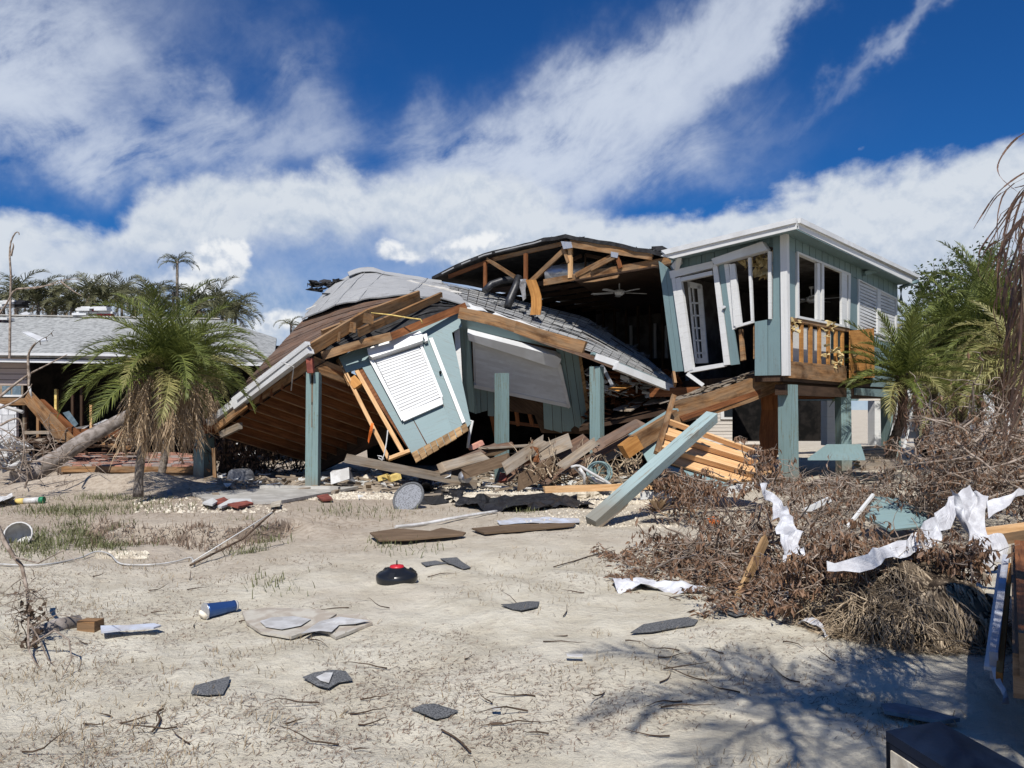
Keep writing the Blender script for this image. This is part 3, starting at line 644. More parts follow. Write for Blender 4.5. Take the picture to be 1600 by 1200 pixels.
for a, b, w, m_ in [((893,381),(1022,401),.17,'wood'), ((890,384),(890,434),.11,'pine'), ((884,386),(826,441),.12,'wood'), ((900,430),(962,398),.12,'wood'), ((926,421),(967,400),.09,'wood'),
                 ((1048,406),(905,431),.15,'wood'), ((905,431),(848,441),.15,'wood'), ((885,379),(770,405),.10,'wood'), ((770,405),(700,432),.10,'joist'),
                 ((762,405),(806,433),.09,'wood'), ((822,396),(822,442),.10,'joist'), ((758,408),(758,452),.09,'joist'), ((965,398),(971,419),.08,'joist'), ((880,386),(888,410),.08,'wood')]:
    part('truss_timber', seg(MB(), FP, a, b, w, .05, random.uniform(-.06,.06)), M[m_], house)
for k in range(1, 9):       # trusses further in
    r_ = .8*k
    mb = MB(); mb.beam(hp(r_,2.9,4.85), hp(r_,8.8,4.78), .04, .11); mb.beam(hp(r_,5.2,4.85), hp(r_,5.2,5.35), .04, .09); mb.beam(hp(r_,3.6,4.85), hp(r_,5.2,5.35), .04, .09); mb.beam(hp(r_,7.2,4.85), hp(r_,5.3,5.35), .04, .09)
    part('inner_truss', mb, M['darkwood'], house)  # timber colour darkened to put the attic shade in
part('gusset', on(MB(), FP, [(880,378),(896,379),(898,388),(884,390)], .02, .09), M['duct'], house)
part('gusset', on(MB(), FP, [(958,394),(970,396),(968,404),(958,402)], .02, .09), M['duct'], house)
hsolid('torn_ceiling', [FP.p(1050,412,.02), FP.p(930,432,.02), FP.p(900,437,.02), hp(7.4,8.2,4.72), hp(7.4,2.9,4.8), hp(.3,2.6,4.86)], UZ, .03, M['darkwood'])  # ceiling colour taken near black to hold the room's shade
hsolid('side_wall', [hp(.4,9.5,1.9), hp(7.5,9.5,1.9), hp(7.5,9.5,5.12), hp(.4,9.5,5.0)], -EF, .08, M['black'])  # wall coloured black to hold the shade of the open rooms
part('loose_lath', on(MB(), FP, [(918,443),(975,431),(972,436),(936,442)], .03, .2), M['wood'], house)
ducts = MB(); ducts.tube([at(1030,412,19.6)-Vector((.5,0,0)), at(960,419,19.0), at(900,425,18.8), at(852,430,18.9)], .22, 12); part('air_duct', ducts, M['duct'], house, 'silver foil duct in the attic')
part('flexible_duct', MB().tube([at(757,455,19.2), at(768,444,19.3), at(785,438,19.4), at(812,436,19.4)], .09, 10), M['rubber'], house)
part('flexible_duct', MB().tube([at(811,432,18.9), at(805,450,18.8), at(797,468,18.7), at(793,480,18.6)], [.09,.10,.11,.09], 10), M['rubber'], house)
part('hanging_foil', MB().loft([at(812,436,18.3), at(818,470,18.2)], [at(821,436,18.4), at(822,468,18.3)], 8, 3, .006, .03), M['duct'], house)
st = MB(); pts = [(829,437),(834,450),(838,465),(838,478),(836,492)]
st.loft([at(x-8,y,17.9) for x, y in pts], [at(x+8,y,17.8) for x, y in pts], 8, 2, .03); part('curled_board', st, M['ply'], house, 'curved brown board hanging from the truss')
# rear fittings of the open rooms
for k, (f0, f1, z0, z1) in enumerate([(3.9,4.6,2.4,4.3),(4.9,5.5,2.4,4.3),(6.0,6.6,2.5,4.2),(7.0,7.9,2.4,4.3)]):
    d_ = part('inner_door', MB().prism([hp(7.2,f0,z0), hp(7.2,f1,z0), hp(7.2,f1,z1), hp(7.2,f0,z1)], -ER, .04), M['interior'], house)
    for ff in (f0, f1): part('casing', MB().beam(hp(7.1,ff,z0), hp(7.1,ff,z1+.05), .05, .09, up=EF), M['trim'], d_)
for k in range(9): part('inner_stud', MB().beam(hp(5.6,4.6+k*.42,2.3), hp(5.6,4.6+k*.42,4.8), .09, .05, up=EF), M['darkwood'], house)  # studs darkened in colour, interior shade included
# wall side under the house, posts and beams
for px, y0, y1, D, w in ((1230,588,745,14.62,.30),):
    pass
def post(px, ptop, x, y, w, label, ang=0, top=None, parent=None, tilt=(0,0), m='tealpost', cat='post', group=None, bevel=0):
    z1 = top; base = Vector((x, y, hz(x, y)-.3)); t_ = Vector((x+tilt[0], y+tilt[1], z1)); mb = MB()
    mb.beam(base, t_, w, w, up=Vector((math.sin(ang), math.cos(ang), 0)), seg=3)
    if parent: return part('post', mb, M[m], parent, label)
    return solo('house_post', mb, M[m], label, cat, group)
g1 = at(1232,700,14.85); post(0,0, g1.x, g1.y, .27, None, top=2.08, parent=house, ang=-.72)
g2 = at(1318,700,17.4); post(0,0, g2.x, g2.y, .25, None, top=2.08, parent=house, ang=-.15)
g3 = at(1392,680,20.6); post(0,0, g3.x, g3.y, .34, None, top=2.08, parent=house, ang=-.3)
part('floor_beam', MB().beam(hp(.1,0.15,1.98), hp(7.3,.15,1.98), .2, .2), M['darkwood'], house)  # dark timber paints the shadow below the floor rim

for k in range(7): part('floor_joist', MB().beam(hp(.6+k,0.25,1.98), hp(.6+k,3.3,1.98), .05, .2), M['joist'], house)
# far side frame of the undercroft
D2 = 23.2
UP_ = Plane(at(1240,615,D2), at(1400,615,D2+1.0), at(1240,700,D2))
und = part('rear_beam', on(MB(), UP_, [(1230,609),(1345,609),(1345,626),(1230,626)], .12), M['teal'], house, 'teal boarded beam at the back of the open ground floor')
boards(und, 'siding_board', UP_, (1232,609),(1352,609),(1336,626),(1232,626), 13, .02, M['teal'], .03)
boards(und, 'siding_board', UP_, (1354,609),(1395,609),(1395,626),(1340,626), 1, .02, M['siding'], .03)
for a, b in ((1292,1306),(1366,1383)): part('white_column', on(MB(), UP_, [(a,626),(b,626),(b,696),(a,696)], .3, .02), M['trim'], house)
part('dark_panel', on(MB(), UP_, [(1335,626),(1354,626),(1354,696),(1335,696)], .05, -1.5), M['interior'], house)
part('rear_shade_sheet', on(MB(), UP_, [(1236,620),(1400,620),(1400,696),(1236,696)], .05, -3.2), M['black'], house)  # black sheet standing in for the shade under the house
# brown plywood facing behind the corner post
cp = MB(); cp.loft([at(1187,600,16.2), at(1190,640,16.2), at(1186,680,16.1), at(1190,722,16.0)], [at(1222,598,15.9), at(1222,640,15.9), at(1219,690,15.8), at(1210,722,15.8)], 6, 2, .06)
part('plywood_facing', cp, M['joist'], house, 'dark brown warped plywood behind the corner post')
# louvred white panel lying against the far post
lv = thing('louvred_panel', 'white slatted panel leaning behind the right palm trunk', 'panel', at(1400,700,19.8))
LP_ = Plane(at(1395,700,19.8), at(1425,600,20.8), at(1430,700,20.2))
for i in range(15):
    y = 606+i*6; x0 = 1420-i*1.6
    part('slat', on(MB(), LP_, [(x0-8,y),(x0+16-i*.9,y-6),(x0+16-i*.9,y-2.5),(x0-8,y+3.5)], .02), M['white'], lv)
part('rail', on(MB(), LP_, [(1434,596),(1437,596),(1414,700),(1411,700)], .04, .02), M['white'], lv)
part('rail', on(MB(), LP_, [(1410,600),(1413,600),(1390,700),(1387,700)], .04, .02), M['white'], lv)

# ---------------- ceiling fans
def fan(p, rot, label, tiltx=0):
    t = thing('ceiling_fan', label, 'ceiling fan', p)
    part('downrod', MB().tube([p+UZ*.30, p+UZ*.06], .016, 8), M['plasticwhite'], t)
    part('canopy', MB().tube([p+UZ*.30, p+UZ*.25], [.06,.035], 12), M['plasticwhite'], t)
    part('motor', MB().tube([p+UZ*.07, p+UZ*.05, p-UZ*.04, p-UZ*.08], [.05,.12,.12,.06], 14), M['plasticwhite'], t)
    for k in range(5):
        a = rot+k*2*math.pi/5; d = Vector((math.cos(a), math.sin(a), 0)); s_ = Vector((-math.sin(a), math.cos(a), .12))
        part('blade', MB().prism([p+d*.16-s_*.045, p+d*.66-s_*.07, p+d*.72, p+d*.66+s_*.07, p+d*.16+s_*.045], UZ, .012), M['plasticwhite'], t)
fan(at(968,457,18.6), .25, 'white ceiling fan hanging in the torn open attic room')
fan(at(1268,468,17.9), .6, 'white ceiling fan seen through the corner room window')

# ================================================================ the collapsed wing
wing = thing('collapsed_house_wing', 'fallen house wing with grey shingled roof slumped over leaning teal walls', 'collapsed building', at(660,720,16.5))
pa, pb, pc, pd = at(328,657,17.6), at(487,541,15.3), at(640,463,17.0), at(474,500,19.5)
# left slope: bare roof boards
n = 16
lo_ = [pa.lerp(pd, i/n) for i in range(n+1)]; hi_ = []
for i in range(n+1):
    t = i/n; hi_.append(pb.lerp(pc, t*.98) + Vector((0,0,.12*math.sin(math.pi*t))))
rd = part('hole_shade_sheet', MB().prism([pa-UZ*.4, pb-UZ*.45, pc-UZ*.4, pd-UZ*.3], UZ, .02), M['black'], wing)  # black sheet below the boards, paints their gaps as dark holes
for i in range(n):
    if i in (0,): pass
    a0, a1, b0, b1 = lo_[i], lo_[i+1], hi_[i], hi_[i+1]
    cut = 1.0 if i > 11 else random.uniform(.86, .97)
    e0, e1 = a0.lerp(b0, cut), a1.lerp(b1, cut+random.uniform(-.03,.01)); s0 = random.uniform(-.02,.02)
    g_ = .035
    mb = MB(); nrm = (b0-a0).cross(a1-a0).normalized(); 
    if nrm.z < 0: nrm = -nrm
    up = nrm*random.uniform(0,.02); S_ = 5
    def bp(f, s_):
        f_ = (i+f)/n; q = a0.lerp(a1, f).lerp(e0.lerp(e1, f), s_); return q + UZ*.10*f_**2*math.sin(math.pi*min(1, s_*.95))**1.1 + up
    for q in range(S_):
        s0_, s1_ = q/S_, (q+1)/S_; mb.prism([bp(g_, s0_), bp(g_, s1_), bp(1-g_, s1_), bp(1-g_, s0_)], nrm, .03, udir=e0-a0)
    part('roof_board', mb, M['deckold'], rd)
part('gap_shade_sheet', MB().loft([pd-UZ*.08, pc-UZ*.08], [at(486,484,20.2)-UZ*.1, at(524,462,20.3)-UZ*.15, at(600,450,20.3)-UZ*.15, at(692,452,19.8)-UZ*.1], 8, 2, .02), M['black'], wing)  # added black fill, darkens the gap between boards and membrane
for q0, q1, w in (((487,545,15.15),(575,492,16.0),.26),((575,492,16.0),(655,462,16.9),.24),((560,520,15.5),(690,462,17.1),.17),((503,520,15.9),(640,468,17.2),.12)):
    part('ridge_plank', MB().beam(at(*q0), at(*q1), .06, w, up=(0,-.5,.9)), M['wood'], wing)
for x, y in ((508,522),(532,508),(560,495)):
    part('blocking', MB().beam(at(x,y,16.2), at(x+22,y+4,15.5), .05, .2), M['wood'], wing)
# grey membrane over the upper slope
mA = [(472,501,19.3),(500,488,18.7),(535,476,18.2),(580,467,17.7),(640,462,17.2),(700,471,17.0),(735,480,17.2)]
mB_ = [(480,488,20.3),(503,460,20.6),(524,440,21.0),(560,424,21.5),(578,421,21.6),(640,432,21.0),(692,441,20.6)]
memb = part('membrane_sheet', MB().loft([at(*p)+UZ*.04 for p in mA], [at(*p) for p in mB_], 22, 9, .03, .018), M['membrane'], wing, 'smooth grey underlayment sheet')
part('seam', MB().loft([at(503,459,20.0), at(560,461,19.4), at(640,464,18.6)], [at(503,457.5,20.1), at(560,459.5,19.5), at(640,462,18.7)], 8, 1, .02), M['tar'], memb)
for A_, B_ in (((497,490,18.8),(545,434,20.9)),((560,470,17.9),(600,428,21.1)),((522,478,18.3),(575,424,21.4)),((640,462,17.3),(668,437,20.8))):
    a_, b_ = at(*A_)+UZ*.07, at(*B_)+UZ*.05; part('crease', MB().loft([a_, a_.lerp(b_,.5)+UZ*.03, b_], [a_+Vector((.018,0,.0)), a_.lerp(b_,.5)+Vector((.02,0,.03)), b_+Vector((.018,0,0))], 8, 1, .006, .01), M['membrane'], memb)
part('lap_strip', MB().loft([at(478,492,19.8)+UZ*.1, at(540,455,19.9)+UZ*.1, at(640,447,19.6)+UZ*.1, at(720,466,18.6)+UZ*.1], [at(479,489,19.9)+UZ*.1, at(541,452,20.0)+UZ*.1, at(641,444,19.7)+UZ*.1, at(722,463,18.7)+UZ*.1], 16, 1, .012, .02), M['concrete'], memb)
ridge = MB(); ridge.loft([at(x,y,D)+UZ*.03 for x,y,D in ((543,428,21.2),(560,421,21.5),(578,419,21.6),(600,426,21.3),(640,433,21.0),(690,441,20.6))], [at(x,y,D)+UZ*.03 for x,y,D in ((546,433,20.8),(563,427,21),(582,426,21),(604,431,20.8),(642,438,20.5),(690,446,20.1))], 14, 1, .02, .008)
part('ridge_cap', ridge, M['membrane'], wing)
rr = MB()
for k in range(26):
    x = random.uniform(480,535); c = at(x, 447-(x-480)*.10+random.uniform(-4,5), 20.9); rr.prism([c+Vector((random.uniform(-.2,.2), random.uniform(-.2,.2), random.uniform(-.09,.09))) for _ in range(4)], UZ, .02)
part('torn_roofing', rr, M['tar'], wing, 'crumpled black roofing torn loose at the ridge', 'stuff')
# black tar papered slope facing the camera
tA = [(505,556,15.6),(560,541,15.8),(620,519,16.2),(680,499,16.5),(722,480,16.9)]
tB = [(512,545,15.9),(560,512,16.5),(606,484,16.8),(655,462,17.1),(736,481,17.5)]
tp = part('tar_paper_slope', MB().loft([at(*p) for p in tA], [at(*p) for p in tB], 10, 5, .03, .01), M['tar'], wing, 'black tar paper slope')
for f in (.3, .55, .8): 
    L_ = [at(*tA[i]).lerp(at(*tB[i]), f) + UZ*.02 for i in range(5)]; part('lap', MB().loft(L_, [p+Vector((0,.02,.035)) for p in L_], 8, 1, .012), M['tar'], tp)
part('edge_board', MB().beam(at(504,556,15.5), at(612,525,15.8), .05, .17, seg=3, bow=.02, jag=.03), M['wood'], wing)
part('edge_board', MB().beam(at(608,527,15.85), at(728,478,16.6), .05, .16, seg=3), M['joist'], wing)
# shingled slope sliding down to the right
sA = [(640,463,17.0),(722,480,17.2),(800,508,17.0),(860,530,16.8),(918,549,16.6),(965,568,16.8),(1010,589,17.0),(1050,605,17.3)]
sB = [(640,436,20.8),(690,441,20.6),(760,457,20.6),(850,480,20.3),(918,497,20.2),(965,530,19.6),(1010,560,18.9),(1057,600,17.9)]
SA = [at(*p) for p in sA]; SB = [at(*p) for p in sB]
base = MB().loft([p-UZ*.05 for p in SA], [p-UZ*.05 for p in SB], 18, 5, .10, 0)
sl = part('shingled_slope', base, M['deckold'], wing, 'grey shingled roof slope')
gm = MB().loft(SA, SB, 30, 20, .01, 0); grid = gm.grid
for j in range(20):
    for i0 in range(0, 30, 3):
        if random.random() < .03: continue
        if j < 4 and 5 < i0 < 18 and random.random() < .75: continue      # stripped patch above the eave
        mb = MB(); jit = random.uniform(-.006, .006); dz = random.uniform(0, .014)
        for i in range(i0, i0+3):
            a, b, c, d = grid[i][j], grid[i+1][j], grid[i+1][j+1], grid[i][j+1]
            a2, b2 = a+UZ*(.030+dz), b+UZ*(.030+dz); c2, d2 = c+UZ*(.008+dz), d+UZ*(.008+dz)
            g_ = .03; a3, b3, c3, d3 = a2.lerp(b2, g_), b2.lerp(a2, g_), c2.lerp(d2, g_), d2.lerp(c2, g_)
            ov = (a-d)*.12
            mb.prism([a3+ov, b3+ov, c3, d3], gm.nrm if gm.nrm.z > 0 else -gm.nrm, .012)
        part('shingle', mb, M['shingle'], sl)
st = part('bare_patch', MB().loft([p+UZ*.01 for p in SA[1:5]], [SA[i].lerp(SB[i], .2)+UZ*.012 for i in range(1,5)], 10, 2, .005), M['tar'], sl, 'stripped dark strip with white torn backing')
for (x0, y0, x1, y1) in ((716,480,762,490),(762,496,860,524),(790,515,850,533)):
    part('torn_backing', MB().loft([at(x0,y0,17.15)+UZ*.03, at(x1,y1,16.95)+UZ*.03], [at(x0+12,y0-5,17.5)+UZ*.03, at(x1-8,y1-7,17.4)+UZ*.03], 8, 2, .006, .015), M['trim'], sl)
for k in range(4):
    j0 = 5+k*1.1; A_ = [SA[i].lerp(SB[i], .22+.06*k)+UZ*.045 for i in range(0,8)]; 
    part('flashing_strip', MB().loft(A_[k:7-(k % 2)], [p+Vector((0,.07,.02)) for p in A_[k:7-(k % 2)]], 12, 1, .008, .01), M['tar'] if k % 2 else M['membrane'], sl)
torn = MB()
for (x, y, D) in [(808,493,18.6),(820,499,18.5),(830,497,18.4),(705,458,19.2),(945,520,19.6),(985,545,19.2),(1000,560,18.8),(960,545,18.6),(928,512,19.4),(940,558,17.6),(1020,585,18.0),(780,480,18.8)]:
    for k in range(6):
        c = at(x+random.uniform(-9,9), y+random.uniform(-3,3), D)+UZ*.06; torn.prism([c+Vector((random.uniform(-.13,.13), random.uniform(-.1,.1), random.uniform(-.05,.06))) for _ in range(4)], UZ, .012)
part('lifted_shingles', torn, M['shinglepiece'], sl, kind='stuff')
part('fascia_board', MB().beam(at(718,489,16.35), at(810,512,16.0), .05, .24, seg=3, bow=.03, jag=.02), M['wood'], wing, 'brown eave board over the shaded wall')
part('fascia_board', MB().beam(at(806,511,15.98), at(914,543,15.9), .06, .25, seg=3, bow=-.02, jag=.03), M['wood'], wing)
for a, b, c_, d_ in (((930,557,16.2),(965,569,16.2),.13,'white'),((961,572,16.1),(1051,608,16.9),.15,'white'),((925,552,16.3),(1050,603,17.1),.05,'tealsheet')):
    part('gutter', MB().beam(at(*a), at(*b), .13, c_), M[d_], wing)
# left eave: white gutter and timbers
part('gutter', MB().beam(at(327,660,17.3), at(370,628,16.7), .14, .15), M['white'], wing)
part('gutter', MB().beam(at(368,631,16.7), at(484,543,15.1), .15, .26, seg=2), M['white'], wing)
part('gutter_lip', MB().beam(at(371,624,16.5), at(483,537,15.0), .05, .05), M['white'], wing)
cA, cB, cC = at(486,572,15.35), at(322,672,17.5), at(656,640,17.3)
part('eave_timber', MB().beam(cB+UZ*.02, at(405,618,16.5), .07, .2, jag=.05), M['joist'], wing)
part('eave_timber', MB().beam(at(398,624,16.55), cA+UZ*.06, .07, .24), M['wood'], wing)
part('eave_timber', MB().beam(at(335,672,17.2), at(385,632,16.5), .08, .15, jag=.08), M['wood'], wing)
part('eave_timber', MB().beam(at(345,680,17.1), at(376,665,16.8), .1, .14, jag=.04), M['greywood'], wing)
part('header_timber', MB().beam(cA+UZ*.05, at(545,590,16.1), .1, .30, seg=2), M['wood'], wing)
part('header_timber', MB().beam(at(540,590,16.1), at(650,640,17.2), .1, .26), M['wood'], wing)
# the underside of the fallen deck
cD = cB + (cC-cA)
back = [cB.lerp(cD, k/3) for k in range(4)]
part('deck_underside', MB().prism([cA+UZ*.12, cB+UZ*.12, cD+UZ*.1, cC+UZ*.12], UZ, .03), M['joist'], wing)
for i in range(10):
    t = (i+.5)/10; part('deck_joist', MB().beam(cA.lerp(cB, t), cC.lerp(cD, t), .045, .24), M['joist'], wing)
    part('lit_joist_edge', MB().beam(cA.lerp(cB, t)-UZ*.125, cC.lerp(cD, t)-UZ*.125, .055, .02), M['wood'], wing)  # lighter strip paints the lit lower edge of each joist
part('end_timber', MB().beam(cC-UZ*.05, cD-UZ*.05, .1, .5), M['darkwood'], wing)
part('torn_roofing', MB().prism([at(488,549,15.6), at(535,538,16.1), at(545,566,16.25), at(515,574,16.1), at(490,566,15.8)], (0,-1,.3), .05), M['tar'], wing)
part('end_cap', MB().beam(at(484,560,15.2), at(486,583,15.2), .14, .12), M['brick'], wing)
cord = MB(); cord.tube([at(*p) for p in ((455,610,15.8),(457,590,15.4),(459,573,15.2),(440,566,15.3))], .012, 5); part('loose_cable', cord, M['plasticwhite'], wing)
cord = MB(); cord.tube([at(*p) for p in ((580,489,15.9),(610,492,15.8),(640,497,15.8),(657,499,15.9),(660,505,15.9))], .014, 5); part('loose_cable', cord, M['yellow'], wing)

# sunlit leaning wall with its roller shutter
W1 = Plane(at(530,558,16.0), at(700,508,16.5), at(650,722,15.2))
lw = part('leaning_wall', on(MB(), W1, [(548,566),(700,512),(731,668),(651,720)], .09, -.03), M['joist'], wing, 'sunlit teal wall panel leaning on its corner')
for q in ([(530,558),(600,536),(603,560),(563,573),(541,582)], [(574,572),(640,548),(612,632),(585,590)],):
    pass
for mb in (on(MB(), W1, [(529,558),(560,543),(612,522),(640,513),(640,548),(566,574),(541,582)], .03, .0), on(MB(), W1, [(566,574),(596,564),(672,706),(645,712)], .03, .003),
           on(MB(), W1, [(596,564),(641,549),(708,660),(711,687),(672,702)], .03, .0), on(MB(), W1, [(640,513),(715,484),(722,510),(706,520),(736,662),(711,685),(668,560),(641,549)], .03, .005)):
    part('siding_sheet', mb, M['teal'], lw)
for i in range(9):
    t0, t1 = i/9, (i+1)/9-.01
    A_ = lambda t: (643+(729-643)*t, 708+(661-708)*t); j = random.uniform(0,5)
    B_ = lambda t: (650+(733-650)*t, 723+(672-723)*t+j*.3)
    part('torn_edge_board', on(MB(), W1, [A_(t0), A_(t1), B_(t1), B_(t0)], .04, .012), M['tornwood'], lw)
rs = part('roller_shutter', on(MB(), W1, [(586,565),(658,545),(689,632),(632,658)], .05, .05), M['white'], wing, 'white roller shutter on the sunlit leaning wall')
SQ = [W1.p(*q, .07) for q in ((588,567),(655,545),(690,622),(627,650))]
for i in range(19):
    t0, t1 = i/19, (i+.90)/19; a, b, c, d = SQ
    part('slat', MB().prism([a.lerp(d, t0), b.lerp(c, t0), b.lerp(c, t1)+W1.n*.012, a.lerp(d, t1)+W1.n*.012], W1.n, .015), M['white'], rs)
part('bottom_bar', on(MB(), W1, [(627,650),(691,623),(692,634),(631,661)], .05, .09), M['white'], rs)
part('side_rail', on(MB(), W1, [(578,566),(584,564),(631,657),(628,660)], .06, .09), M['white'], rs)
part('side_rail', on(MB(), W1, [(656,543),(660,542),(692,622),(689,625)], .06, .09), M['white'], rs)
hb = part('shutter_box', on(MB(), W1, [(575,552),(656,524),(661,531),(661,540),(583,566),(577,562)], .22, .22), M['white'], rs)
part('wall_lamp', on(MB(), W1, [(661,527),(667,525),(669,536),(664,538)], .1, .12), M['trim'], lw)
part('white_corner_trim', on(MB(), W1, [(670,530),(676,529),(727,660),(722,663)], .08, .05), M['trim'], lw)
part('door_knob', MB().tube([W1.p(688,584,.03), W1.p(688,584,.09)], .025, 8), M['black'], lw)
for a, b, w in (((531,564),(607,716),.075),((557,578),(630,708),.08),((548,590),(560,604),.3)):
    part('wall_stud', MB().beam(W1.p(*a,-.06), W1.p(*b,-.02), .09, w if w < .2 else .2, up=W1.n.cross(W1.p(*b)-W1.p(*a))), M['pine'] if w < .2 else M['ply'], lw)
part('bottom_plate', MB().beam(W1.p(606,717,-.02), W1.p(640,704,-.02), .09, .07, up=W1.n.cross(Vector((1,0,0)))), M['pine'], lw)
part('wall_stud', MB().beam(W1.p(528,560,-.05), W1.p(548,600,-.05), .07, .09), M['wood'], lw)
part('orange_tape', MB().loft([at(580,661,15.3), at(577,675,15.1), at(575,690,15.1)], [at(584,662,15.3), at(581,675,15.2), at(577,693,15.1)], 6, 1, .004, .01), M['orange'], wing)
part('hanging_cord', MB().tube([at(*p) for p in ((606,672,15.1),(604,690,15.0),(601,708,14.9),(596,722,14.9),(590,733,14.9),(584,736,14.9),(580,734,14.9))], .013, 5), M['plasticwhite'], wing)
part('hanging_cord', MB().tube([at(*p) for p in ((598,719,14.9),(592,716,14.9),(590,712,14.9),(596,713,14.9),(600,718,14.9))], .013, 5), M['plasticwhite'], wing)
# doorway between the two walls
DW = Plane(at(672,520,16.8), at(717,510,16.9), at(735,670,16.6))
dr = part('door_frame', on(MB(), DW, [(668,522),(716,509),(717,516),(670,529)], .1), M['trim'], wing, 'white door frame between the two walls')
for q in ([(710,514),(718,512),(725,650),(717,652)], [(678,530),(696,521),(697,525),(680,536)], [(720,630),(729,655),(727,668),(719,655)]): part('jamb', on(MB(), DW, q, .08, .03), M['trim'], dr)
part('doorway_shade_sheet', on(MB(), DW, [(672,528),(712,516),(722,660),(726,664)], .05, -.9), M['black'], wing)  # black sheet standing in for the unlit doorway
# shaded wall with the long shutter
W2 = Plane(at(717,510,16.85), at(915,548,17.25), at(740,655,18.35))
sw = part('shaded_wall', on(MB(), W2, [(717,508),(890,544),(905,552),(922,680),(846,678),(835,650),(770,640),(722,600)], .06, -.04), M['darkwood'], wing, 'shaded teal wall with vertical boards and a ragged bottom edge')
for mb in strips(W2, (717,507),(735,512),(742,646),(726,640), 1, .03, 0): part('siding_board', mb, M['teal'], sw)
for mb in strips(W2, (738,596),(772,604),(772,655),(742,647), 3, .03, 0, rag=.25): part('siding_board', mb, M['teal'], sw)
for mb in strips(W2, (868,541),(905,549),(922,672),(888,676), 3, .03, 0, rag=.08): part('siding_board', mb, M['teal'], sw)
for mb in strips(W2, (848,620),(890,628),(893,677),(850,676), 3, .03, .002, rag=.12): part('siding_board', mb, M['teal'], sw)
part('head_board', on(MB(), W2, [(712,484),(735,492),(905,536),(906,552),(735,516),(717,512)], .03, .006), M['teal'], sw)
ls = part('roller_shutter', on(MB(), W2, [(738,520),(872,556),(889,634),(741,600)], .05, .05), M['white'], wing, 'long white roller shutter in shade under the eave')
SQ = [W2.p(*q, .07) for q in ((742,524),(868,556),(886,628),(744,598))]
for i in range(17):
    t0, t1 = i/17, (i+.97)/17; a, b, c, d = SQ
    part('slat', MB().prism([a.lerp(d, t0), b.lerp(c, t0), b.lerp(c, t1)+W2.n*.012, a.lerp(d, t1)+W2.n*.012], W2.n, .015), M['white'], ls)
part('shutter_box', on(MB(), W2, [(731,513),(868,548),(876,553),(872,566),(866,567),(733,524)], .2, .22), M['white'], ls)
part('side_rail', on(MB(), W2, [(870,566),(876,566),(891,633),(887,635)], .06, .09), M['white'], ls)
part('bottom_bar', on(MB(), W2, [(741,597),(888,628),(889,634),(741,603)], .05, .09), M['white'], ls)
part('torn_edge', on(MB(), W2, [(903,550),(908,553),(926,668),(920,672)], .08, .02), M['tornwood'], sw)
for a, b in (((803,622),(810,668)),((822,626),(832,668)),((800,622),(846,630)),((796,664),(846,670)),((765,640),(776,690))):
    part('wall_stud', MB().beam(W2.p(*a,-.1), W2.p(*b,-.1), .08, .08), M['joist'], sw)
part('white_cloth', on(MB(), W2, [(832,630),(846,632),(847,660),(836,656)], .02, -.2), M['interior'], sw)
# black sheets added behind the wreck to stand in for its deep shade
rear = part('rear_shade_wall', MB().prism([at(600,560,22.4), at(1075,560,22.6), at(1100,738,22.6), at(600,728,22.4)], (0,-1,0), .1), M['black'], wing, 'added black wall standing in for deep shade under the fallen roof')
part('side_shade_sheet', MB().prism([at(560,560,19.5), at(600,560,22.4), at(600,728,22.4), at(575,722,19.5)], (-1,0,0), .1), M['black'], wing)
hfl = MB(); hfl.prism([at(905,668,17.2), at(1052,640,16.8), at(1060,612,19.5), at(930,640,21)], UZ, .08); part('fallen_floor', hfl, M['darkwood'], wing, 'dark tilted floor sheet')
for q in ([(981,634,17.8),(1004,620,18.6),(1021,621,18.5),(1003,632,17.9)], [(1005,636,17.5),(1024,622,18.2),(1040,624,18),(1044,630,17.4)], [(958,643,17.4),(975,636,17.8),(985,637,17.7),(972,645,17.3)], [(975,645,17.2),(990,637,17.6),(1002,636,17.6),(986,645,17.2)]):
    part('floor_plank', MB().prism([at(*p)+UZ*.06 for p in q], UZ, .03), M['greywood'], wing)
pi = MB()
for k in range(170):
    x = random.uniform(915,1045); y = random.uniform(560,606)+(x-915)*.10
    if y > 600: continue
    D = random.uniform(17.6,18.6); c = at(x, y+18, D); s_ = random.uniform(.06,.22); a = random.uniform(0,6.3); tl = random.uniform(-.5,.5)
    pi.beam(c-Vector((math.cos(a)*s_, math.sin(a)*s_, tl*s_)), c+Vector((math.cos(a)*s_, math.sin(a)*s_, tl*s_)), random.uniform(.03,.12), .02, roll=random.uniform(-1,1))
part('rubble', pi, M['trim'], wing, 'splintered white and tan rubble', 'stuff')
pi = MB()
for k in range(200):
    x = random.uniform(915,1060); y = random.uniform(568,640); D = random.uniform(17.8,19.5); c = at(x, y+14, D); s_ = random.uniform(.08,.35); a = random.uniform(0,6.3); tl = random.uniform(-.5,.5)
    pi.beam(c-Vector((math.cos(a)*s_, math.sin(a)*s_, tl*s_)), c+Vector((math.cos(a)*s_, math.sin(a)*s_, tl*s_)), random.uniform(.03,.14), .025, roll=random.uniform(-1,1))
part('rubble', pi, M['joist'], wing, kind='stuff')
part('metal_strut', MB().beam(at(940,570,16.8), at(957,602,16.7), .03, .07), M['duct'], wing)
part('ply_scrap', MB().prism([at(950,607,17), at(975,600,17.4), at(988,602,17.3), at(966,610,16.9)], UZ, .02), M['ply'], wing)

